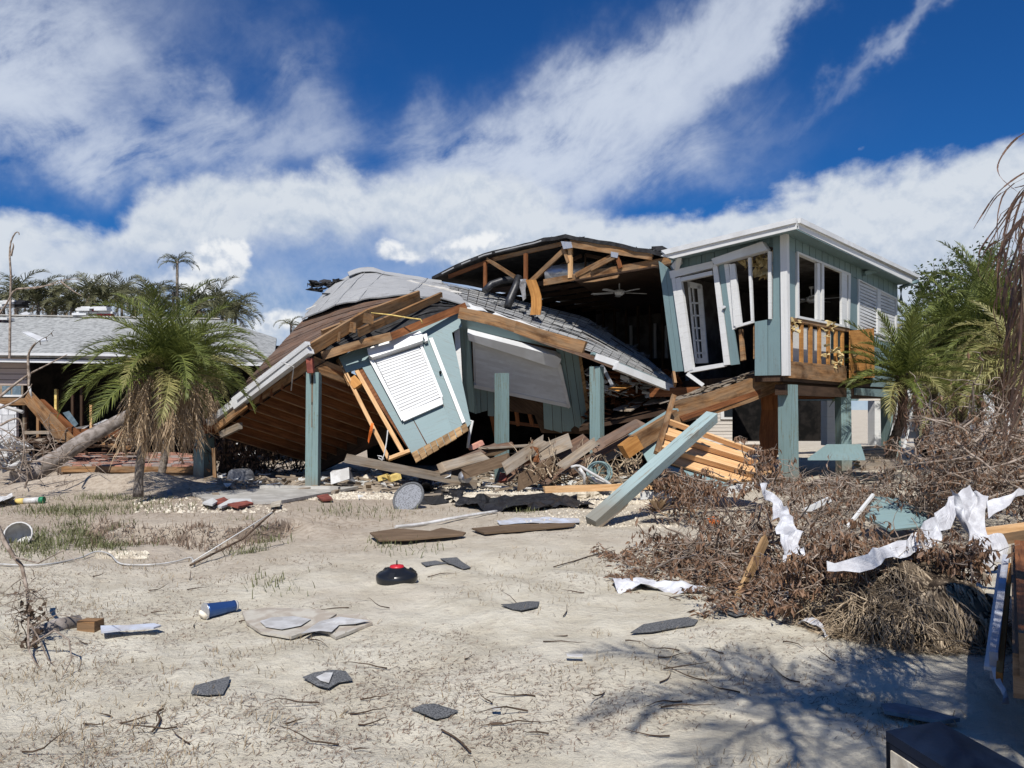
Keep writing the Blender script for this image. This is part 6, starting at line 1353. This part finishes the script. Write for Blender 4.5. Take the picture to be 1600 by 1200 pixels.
for k in range(160):
    x = rg.uniform(330,1180); y = rg.gauss(756,8); p = G(x, max(735,y)); s_ = rg.uniform(.05,.2); rb.prism([p+Vector((rg.uniform(-s_,s_), rg.uniform(-s_,s_), rg.uniform(.02,.12))) for _ in range(4)], UZ, .02)
solo('plaster_rubble', rb, M['trim'], 'white plaster and plastic scraps strewn along the front of the wreck', 'rubble', kind='stuff')
for k, (x, y, s_) in enumerate([(905,772,.16),(890,775,.12),(922,770,.13),(660,748,.14),(640,742,.13),(575,745,.12),(700,752,.16),(585,738,.12)]):
    p = G(x, y+6); mb = MB(); vs = []
    for j in range(5):
        for i in range(7):
            a = i*math.pi*2/7; e = -1.2+2.4*j/4; q = 1+random.uniform(-.18,.18); vs.append(p+Vector((math.cos(a)*math.cos(e)*s_*1.3*q, math.sin(a)*math.cos(e)*s_*q, s_*.5+math.sin(e)*s_*.7*q)))
    mb.add(vs, [[j*7+i, j*7+(i+1) % 7, (j+1)*7+(i+1) % 7, (j+1)*7+i] for j in range(4) for i in range(7)]+[[28,29,30,31,32,33,34]])
    solo('rubble_stone', mb, M['stone'], ['palest stone beside the plank end near the leaning post','small stone left of the palest one by the plank end','stone right of the palest one by the plank end','stone just behind the round grey disc','small stone left of the one behind the disc','stone beside the yellow foam blocks','flat stone under the end of the long fallen beam','small stone left of the foam blocks'][k], 'stone', 'stones among the debris')
# concrete strip and tile pieces by the left
slabg('concrete_strip', 'pale concrete footing strip before the short left post', 'concrete strip', [(300,772),(400,766),(500,762),(560,762),(520,770),(440,785),(330,788)], 'concrete', .05, .03)
solo('kerb', MB().beam(G(408,768)+UZ*.06, G(530,770)+UZ*.06, .15, .12), M['concrete'], 'grey kerb piece at the foot of the left front post', 'kerb')
for pts_, m_, lab in (([(316,790),(332,783),(340,788),(332,794)],'trim','white tile fragment left of the curved one'), ([(332,786),(350,782),(360,786),(345,792)],'brick','red tile fragment between the white ones'), ([(340,794),(360,785),(392,784),(394,788),(365,790),(346,796)],'trim','curved white tile fragment at left'), ([(355,793),(385,788),(396,791),(372,796)],'brick','red tile fragment under the curved white one'),
                      ([(495,778),(512,776),(520,783),(503,784)],'brick','lone red tile fragment right of the post'), ([(425,788),(440,786),(438,793),(422,794)],'stone','small cream slab fragment left of the post')):
    slabg('tile_fragment', lab, 'tile', pts_, m_, .03, .03, crumple=.03)
solo('white_scrap', MB().prism([at(260,766,14.2), at(266,764,14.2), at(274,784,14), at(266,788,14)], (0,-1,.3), .02), M['greycloth'], 'grey white curled scrap standing in the sand right of the palms', 'scrap')
solo('red_scrap', MB().prism([at(349,826,11), at(355,822,11), at(355,846,10.6), at(347,848,10.6)], (0,-1,.3), .015), M['brick'], 'red tile piece stuck upright in the washed out bank', 'scrap')
pk = thing('white_pot', 'white round pot lying open on its side at the left edge', 'pot', G(28,853)); pc_ = G(28,850)+UZ*.11; pd_ = Vector((.35,-.8,.3)).normalized(); pu = pd_.orthogonal().normalized(); pv_ = pd_.cross(pu)
mb = MB(); rings = []
for (z_, r_) in ((0,.13),(-.02,.14),(-.18,.10),(-.18,.0)): rings.append([pc_+pd_*z_+(pu*math.cos(i*math.pi/9)+pv_*math.sin(i*math.pi/9))*r_ for i in range(18)])
mb.add([p for r_ in rings for p in r_], [[j*18+i, j*18+(i+1) % 18, (j+1)*18+(i+1) % 18, (j+1)*18+i] for j in range(3) for i in range(18)], None, True)
part('bowl', mb, M['plasticwhite'], pk); part('rim', MB().tube([pc_+(pu*math.cos(i*math.pi/9)+pv_*math.sin(i*math.pi/9))*.14 for i in range(19)], .010, 6, cap=False), M['plasticwhite'], pk)
bo = thing('spray_bottle', 'white bottle with green cap and yellow label on the grass at left', 'bottle', G(55,790)); x0, x1 = G(34,788)+UZ*.05, G(62,786)+UZ*.05
part('body', MB().tube([x0, x1], .05, 9), M['plasticwhite'], bo); part('label_band', MB().tube([x0.lerp(x1,-.3), x0.lerp(x1,.15)], .052, 9), M['yellow'], bo); part('cap', MB().tube([x1, x1+(x1-x0)*.25], .055, 9), M['green'], bo)
solo('plastic_bag', MB().loft([G(-10,795)+UZ*.08, G(18,790)+UZ*.08], [G(-10,782)+UZ*.06, G(16,780)+UZ*.05], 8, 5, .006, .06), M['plasticwhite'], 'white plastic bag on the grass at the left edge', 'bag')
cd_ = MB(); cd_.tube(spl([G(-10,884)+UZ*.02, G(60,886)+UZ*.02, G(120,876)+UZ*.02, G(150,869)+UZ*.05, G(172,872)+UZ*.04, G(190,884)+UZ*.02, G(240,885)+UZ*.02, G(275,880)+UZ*.02, G(298,877)+UZ*.04, G(303,886)+UZ*.02], 60), .009, 5); solo('rope', cd_, M['plasticwhite'], 'white cord snaking over the sand at left', 'cord')
solo('metal_rod', MB().tube([G(297,888)+UZ*.03, G(380,862)+UZ*.15, G(430,836)+UZ*.30], .012, 6), M['twigdark'], 'thin dark rod slanting up from the sand under the bank', 'rod')
solo('metal_rod', MB().tube([G(300,884)+UZ*.04, G(425,838)+UZ*.28], .006, 5), M['trim'], 'thin white strip lying along the dark rod', 'rod')
# foreground pieces
lid = thing('round_lid', 'black round lid with a red centre boss lying on the sand', 'lid', G(620,911)); lc = G(620,908)
prof = [(.185,.0),(.19,.03),(.188,.065),(.165,.085),(.10,.105),(.075,.125),(.07,.13),(0.001,.13)]
mb = MB(); N_ = 32; mb.add([lc+Vector((math.cos(i*2*math.pi/N_)*r_*(1+.03*math.cos(3*i*2*math.pi/N_+1)*(k in (1,2,3))), math.sin(i*2*math.pi/N_)*r_, z_)) for k, (r_, z_) in enumerate(prof) for i in range(N_)], [[j*N_+i, j*N_+(i+1) % N_, (j+1)*N_+(i+1) % N_, (j+1)*N_+i] for j in range(len(prof)-1) for i in range(N_)], None, True)
part('dome', mb, M['lid'], lid); part('boss', MB().tube([lc+UZ*.118, lc+UZ*.145, lc+UZ*.152], [.075,.06,.03], 20), M['red'], lid); part('pin', MB().tube([lc+UZ*.15, lc+UZ*.19], .007, 6), M['lid'], lid)
for a_ in (.6, 2.4, 4.6): part('clip', MB().beam(lc+Vector((math.cos(a_)*.14, math.sin(a_)*.14, .10)), lc+Vector((math.cos(a_)*.185, math.sin(a_)*.185, .06)), .05, .02), M['lid'], lid)
for pts_, lab in (([(298,1086),(304,1074),(330,1068),(359,1061),(357,1072),(349,1086),(325,1089)],'dark grey shingle piece lying flat at lower left'), ([(643,1110),(660,1105),(678,1103),(716,1113),(700,1121),(682,1126),(660,1118)],'dark shingle piece nearest the lower middle'), ([(473,1062),(492,1054),(510,1052),(520,1050),(540,1052),(551,1066),(530,1069),(514,1079),(496,1074)],'shingle piece dusted with white sand'),
                  ([(658,880),(680,878),(700,881),(665,886)],'narrow dark shingle strip behind the black lid'), ([(688,874),(714,872),(722,880),(736,888),(724,891),(708,884),(700,882)],'bent dark shingle piece right of the narrow strip'), ([(783,947),(800,945),(812,943),(826,941),(843,942),(840,950),(815,956),(800,953)],'grey speckled shingle in the middle of the sand'),
                  ([(985,992),(1005,978),(1040,972),(1070,967),(1091,970),(1085,978),(1050,984),(1020,990)],'long grey torn shingle near the white scraps'), ([(1109,949),(1130,948),(1160,955),(1167,962),(1150,966),(1125,958)],'grey shingle piece just left of the root ball')):
    slabg('roof_shingle', lab, 'shingle', pts_, 'shinglepiece', .006, .008, crumple=.010)
for pts_, lab in (([(494,1063),(508,1056),(520,1056),(514,1072),(500,1068)],'white backing patch on the dusted shingle'), ([(885,1026),(910,1027),(911,1031),(886,1030)],'small white paper strip at centre right'), ([(768,1110),(782,1110),(782,1114),(769,1114)],'tiny white scrap at lower middle')): slabg('white_scrap', lab, 'scrap', pts_, 'plasticwhite', .003, .020)
for pts_, m_, up_, lab in (([(378,958),(420,952),(500,955),(526,962),(492,985),(455,998),(408,990),(385,975)],'plaster',.016,'cracked flat plaster slab on the sand'), ([(492,987),(530,962),(562,962),(582,975),(560,984),(525,998),(512,990)],'plaster',.013,'broken right half of the flat plaster slab'),):
    slabg('plaster_slab', lab, 'slab', pts_, m_, .02, up_)
for pts_, lab in (([(406,975),(425,969),(460,967),(486,972),(470,982),(440,988),(415,984)],'white painted patch on the cracked slab'), ([(470,995),(500,975),(530,968),(578,974),(556,979),(530,981),(518,992),(500,990)],'white torn paper along the slab crack')): slabg('white_layer', lab, 'paint layer', pts_, 'plasticwhite', .002, .022)
tb = thing('blue_tumbler', 'shiny blue metal tumbler filled with sand lying on its side', 'tumbler', G(340,970)); ta, tb_ = G(322,966)+UZ*.055, G(366,956)+UZ*.05
part('cup', MB().tube([ta, ta.lerp(tb_,.05), tb_.lerp(ta,.08), tb_], [.060,.058,.042,.045], 18), M['bluemetal'], tb); part('rim', MB().tube([ta+(ta-tb_)*.02, ta+(ta-tb_)*.05], [.066,.066], 18), M['duct'], tb); part('sand_fill', MB().tube([ta+(ta-tb_)*.06-UZ*.02, ta+(ta-tb_)*.16-UZ*.04], [.052,.03], 10), M['stone'], tb); part('lid', MB().tube([tb_, tb_+(tb_-ta)*.08], [.047,.04], 14), M['plasticwhite'], tb)
hl = MB(); hl.tube([G(52,992)+UZ*.0, G(90,985)+UZ*.03, G(124,978)+UZ*.03], [.05,.055,.05], 10); solo('half_buried_log', hl, M['log'], 'grey log end half buried beside the dead sapling', 'log')
solo('wood_block', MB().beam(G(128,983)+UZ*.03, G(155,984)+UZ*.03, .10, .08), M['wood'], 'short brown wood block beside the log end', 'block')
slabg('thin_slat', 'thin white slat pointing right from the brown block', 'slat', [(157,984),(200,983),(240,980),(252,983),(240,987),(200,989),(158,994)], 'bluesheet', .012, .03)
tw = MB(); rg = random.Random(31)
for k in range(64):
    x, y = rg.uniform(20,1450), rg.uniform(880,1190); p = G(x, y)+UZ*.012; a = rg.gauss(0,.5)+(3.14 if rg.random() < .5 else 0); L_ = rg.uniform(.08,.35)
    tw.tube(curvy(p, Vector((math.cos(a), math.sin(a), .05)), L_, 5, .15, .02, rg), [.005,.0045,.004,.003,.002,.001], 4, cap=False)
solo('fallen_twigs', tw, M['twigdark'], 'thin dark twigs lying over the foreground sand', 'twigs', kind='stuff')
for P_, lab in (([(865,888),(900,878),(925,870),(962,862)],'forked dry twig on the sand left of the brush'), ([(238,1148),(250,1130),(246,1118),(255,1112)],'curled dark twig at lower left'), ([(690,1145),(715,1160),(735,1180)],'dry twig at the bottom middle')):
    mb = MB(); mb.tube(spl([G(x,y)+UZ*.015 for x, y in P_], 10), .006, 4); solo('dry_twig', mb, M['twigdark'], lab, 'twig')
# ================================================================ right foreground
rsf = thing('dead_cycad', 'small dry palm rosette with spread brown fan leaves by the foot of the leaning post', 'dead plant', at(1025,812,11.0)); cc = at(1028,800,11.0); rg = random.Random(2)
for k in range(34):
    a = k*2.4; e = rg.uniform(-.1,1.0); d = Vector((math.cos(a)*math.cos(e), math.sin(a)*math.cos(e), math.sin(e))); s_ = d.cross(UZ).normalized()*.035; L_ = rg.uniform(.25,.40)
    mb = MB(); mb.add([cc-s_*.3, cc+s_*.3, cc+d*L_*.6+s_, cc+d*L_*.6-s_, cc+d*L_-UZ*.04], [[0,1,2,3],[3,2,4]]); part('leaf', mb, M['fronddead'] if k % 3 else M['frondbrown'], rsf)
slabg('orange_scrap', 'small orange red fragment on the sand under the brush', 'scrap', [(1105,815),(1115,812),(1126,816),(1124,822),(1108,820)], 'orange', .03, .05)
solo('plywood_sheet', MB().prism([at(1352,806,9.6), at(1367,776,10.2), at(1405,778,10.3), at(1458,806,10.0), at(1440,822,9.4), at(1390,828,9.2)], (0,-.6,.8), .03), M['tealsheet'], 'broken teal plywood sheet lying in the brush', 'panel')
solo('plywood_sheet', MB().prism([at(1262,716,15), at(1292,694,16.6), at(1345,694,16.8), at(1352,716,15.2)], UZ, .04), M['tealsheet'], 'teal sheet lying on the ground between the house posts', 'panel')
pf = thing('deck_platform', 'pale grey stepped boards on the ground behind the right posts', 'platform', at(1360,718,17))
for i in range(7): part('board', MB().beam(at(1332+i*1.5,700+i*5.5,19-i*.55), at(1398-i,698+i*5.2,19-i*.55), .35, .05), M['greywood'], pf)
def sheet(label, A_, B_, nu=22, nv=7, wob=.03, m_='whitecloth', name='torn_sheet'):
    return solo(name, MB().loft([at(*p) for p in A_], [at(*p) for p in B_], nu, nv, .004, wob), M[m_], label, 'plastic sheet')
sheet('white sheet strip trailing down the brush to the sand', [(1186,758,8.2),(1203,785,7.8),(1216,830,7.1),(1236,880,6.5),(1222,945,6.15)], [(1200,756,8.1),(1228,790,7.7),(1250,830,7.0),(1262,885,6.4),(1242,952,6.1)], wob=.05)
sheet('white sheet slung in a long curve over the root ball', [(1486,772,6.4),(1456,812,6.0),(1400,846,5.6),(1340,873,5.4),(1288,882,5.35)], [(1495,804,6.3),(1464,842,5.95),(1404,872,5.5),(1345,891,5.35),(1290,892,5.35)], wob=.035)
sheet('white curtain like sheet hanging in folds at the right', [(1488,766,6.6),(1500,764,6.5),(1525,768,6.6),(1552,776,6.5)], [(1500,815,6.5),(1516,868,6.2),(1530,898,6.1),(1556,852,6.3)], 36, 20, .075)
sheet('white sheet end flapping out to the right edge', [(1545,785,6.5),(1565,772,6.5),(1590,762,6.5),(1604,768,6.5)], [(1548,806,6.4),(1570,792,6.4),(1585,774,6.5),(1604,773,6.5)], wob=.02)
sheet('white sheet tail reaching down to the brown board', [(1552,835,6.9),(1545,860,6.7),(1535,885,6.6)], [(1570,838,6.8),(1556,868,6.6),(1548,893,6.5)], 12, 5, .03)
clothg('white_sheet', 'crumpled white sheet on the sand under the hanging strip', 'plastic sheet', [(1215,950),(1245,962),(1270,975),(1298,998)], [(1224,965),(1250,978),(1272,990),(1290,1000)], 'whitecloth', 14, 5, .04)
clothg('white_sheet', 'white crumpled plastic lying on the sand left of the brush', 'plastic sheet', [(960,912),(1000,908),(1050,915),(1100,926)], [(965,928),(1000,924),(1050,926),(1098,932)], 'whitecloth', 18, 4, .03)
sheet('bunched white plastic in the dead leaves', [(1096,872,8.6),(1120,866,8.6),(1145,866,8.6)], [(1100,884,8.4),(1122,888,8.4),(1148,882,8.4)], 12, 6, .05)
solo('white_stick', MB().beam(at(1310,856,8.2), at(1302,840,8.3), .03, .02), M['white'], 'tiny white stick by the brush', 'stick')
for a, b, w, m_, lab in (((1154,934,6.5),(1196,842,6.8),.09,'tornwood','brown plank leaning up out of the leaves left of the white strip'), ((1229,944,6.3),(1234,868,6.4),.05,'pine','narrow upright pine stake beside the white strip'), ((1222,910,6.3),(1225,938,6.25),.05,'wood','short brown stake left of the pine stake'),
                         ((1325,822,8.6),(1365,772,9.0),.03,'trim','thin white lath leaning in the brush'), ((1290,850,8.0),(1440,852,8.0),.035,'greywood','thin dead branch lying level over the brush'), ((1255,800,8.8),(1296,780,9),.06,'trim','white trim piece leaning in the twigs'), ((1498,862,6.8),(1540,905,6.0),.07,'greywood','grey stick pointing down right of the root ball'),
                         ((1535,832,7.2),(1610,822,7.4),.08,'pine','pine plank reaching in from the right edge'), ((1545,846,6.6),(1610,836,6.4),.09,'wood','orange brown plank lying on the deck end')):
    plank(lab, a, b, .03, w, m_)
dkp = thing('timber_deck', 'low dark timber deck along the right edge of the frame', 'deck', Vector((2.9,4.4,0)))
e0, e1 = at(1592,1010,3.5), at(1585,842,6.3); e0.z = .52; e1.z = .52; dd_ = (e1-e0).normalized(); ds_ = Vector((dd_.y, -dd_.x, 0))
for i in range(13): part('deck_board', MB().beam(e0+ds_*(.07+i*.15), e1+ds_*(.07+i*.15), .14, .035), M['joist'], dkp)
part('rim_board', MB().beam(e0-UZ*.12, e1-UZ*.12, .05, .2), M['brownboard'], dkp); part('rim_board', MB().beam(e0+ds_*.0-UZ*.02, e0+ds_*2, .05, .2), M['brownboard'], dkp)
for f in (.02,.5,.97): p = e0.lerp(e1, f)+ds_*.10; part('leg', MB().beam(Vector((p.x,p.y,-.1)), p-UZ*.03, .10, .10), M['brownboard'], dkp)
part('skirt', MB().beam(e0-UZ*.36+ds_*.08, e1-UZ*.36+ds_*.08, .04, .3), M['darkwood'], dkp)
plank('yellowish lath leaning along the deck edge', (1561,1060,4.0), (1578,885,5.6), .03, .05, 'ply')
gt_ = thing('white_gutter_piece', 'long white gutter piece leaning on the deck edge', 'gutter', G(1548,1080)); part('channel', MB().beam(at(1553,1040,4.15), at(1572,882,5.7), .04, .15), M['bluesheet'], gt_); part('lip', MB().beam(at(1546,1045,4.15), at(1566,884,5.7), .05, .02), M['white'], gt_)
part('torn_end', MB().loft([at(1545,1048,4.1), at(1560,1075,3.95), at(1566,1105,3.8)], [at(1557,1046,4.1), at(1568,1072,3.95), at(1572,1100,3.85)], 6, 3, .006, .015), M['white'], gt_)
cb = thing('navy_cabinet', 'dark navy topped low cabinet with a cream front at the lower right corner', 'cabinet', Vector((1.75,2.4,0)))
zt = .46
def flatz(px, py, z):
    d = ray(px, py); t_ = (z-CAM.z)/d.z; return CAM+d*t_
c00, c10 = flatz(1384,1142,zt), flatz(1468,1127,zt); ax = (flatz(1660,1232,zt)-c10); fwd_ = (c10-c00); c01 = c00 + ax*1.0; c11 = c10+ax
part('top', MB().prism([c00, c10, c11, c01], UZ, .035), M['navy'], cb)
def side(a, b, nrm, m_, inset=0, z0=.02, z1=zt-.037, name='side'): 
    u_ = (b-a).normalized(); a2, b2 = a+u_*inset, b-u_*inset; A = Vector((a2.x,a2.y,z1)); B = Vector((b2.x,b2.y,z1)); C_ = Vector((b2.x,b2.y,z0)); D_ = Vector((a2.x,a2.y,z0)); part(name, MB().prism([A,B,C_,D_], nrm, .02), M[m_], cb)
cen = (c00+c11)/2
side(c00, c01, (c00-c10), 'navy', 0); 
nn_ = (c00-c10).normalized(); o_ = nn_*.006; side(c00+o_, c01+o_, nn_, 'stone', .03, .05, zt-.055, 'cream_inset')
side(c00, c10, -(ax), 'navy'); side(c10, c11, (c10-c00), 'navy')
slabg('dark_board', 'flat dark board on the shaded sand beyond the cabinet', 'board', [(1376,1105),(1400,1104),(1440,1112),(1500,1128),(1470,1132),(1382,1116)], 'tealbox', .02, .02)
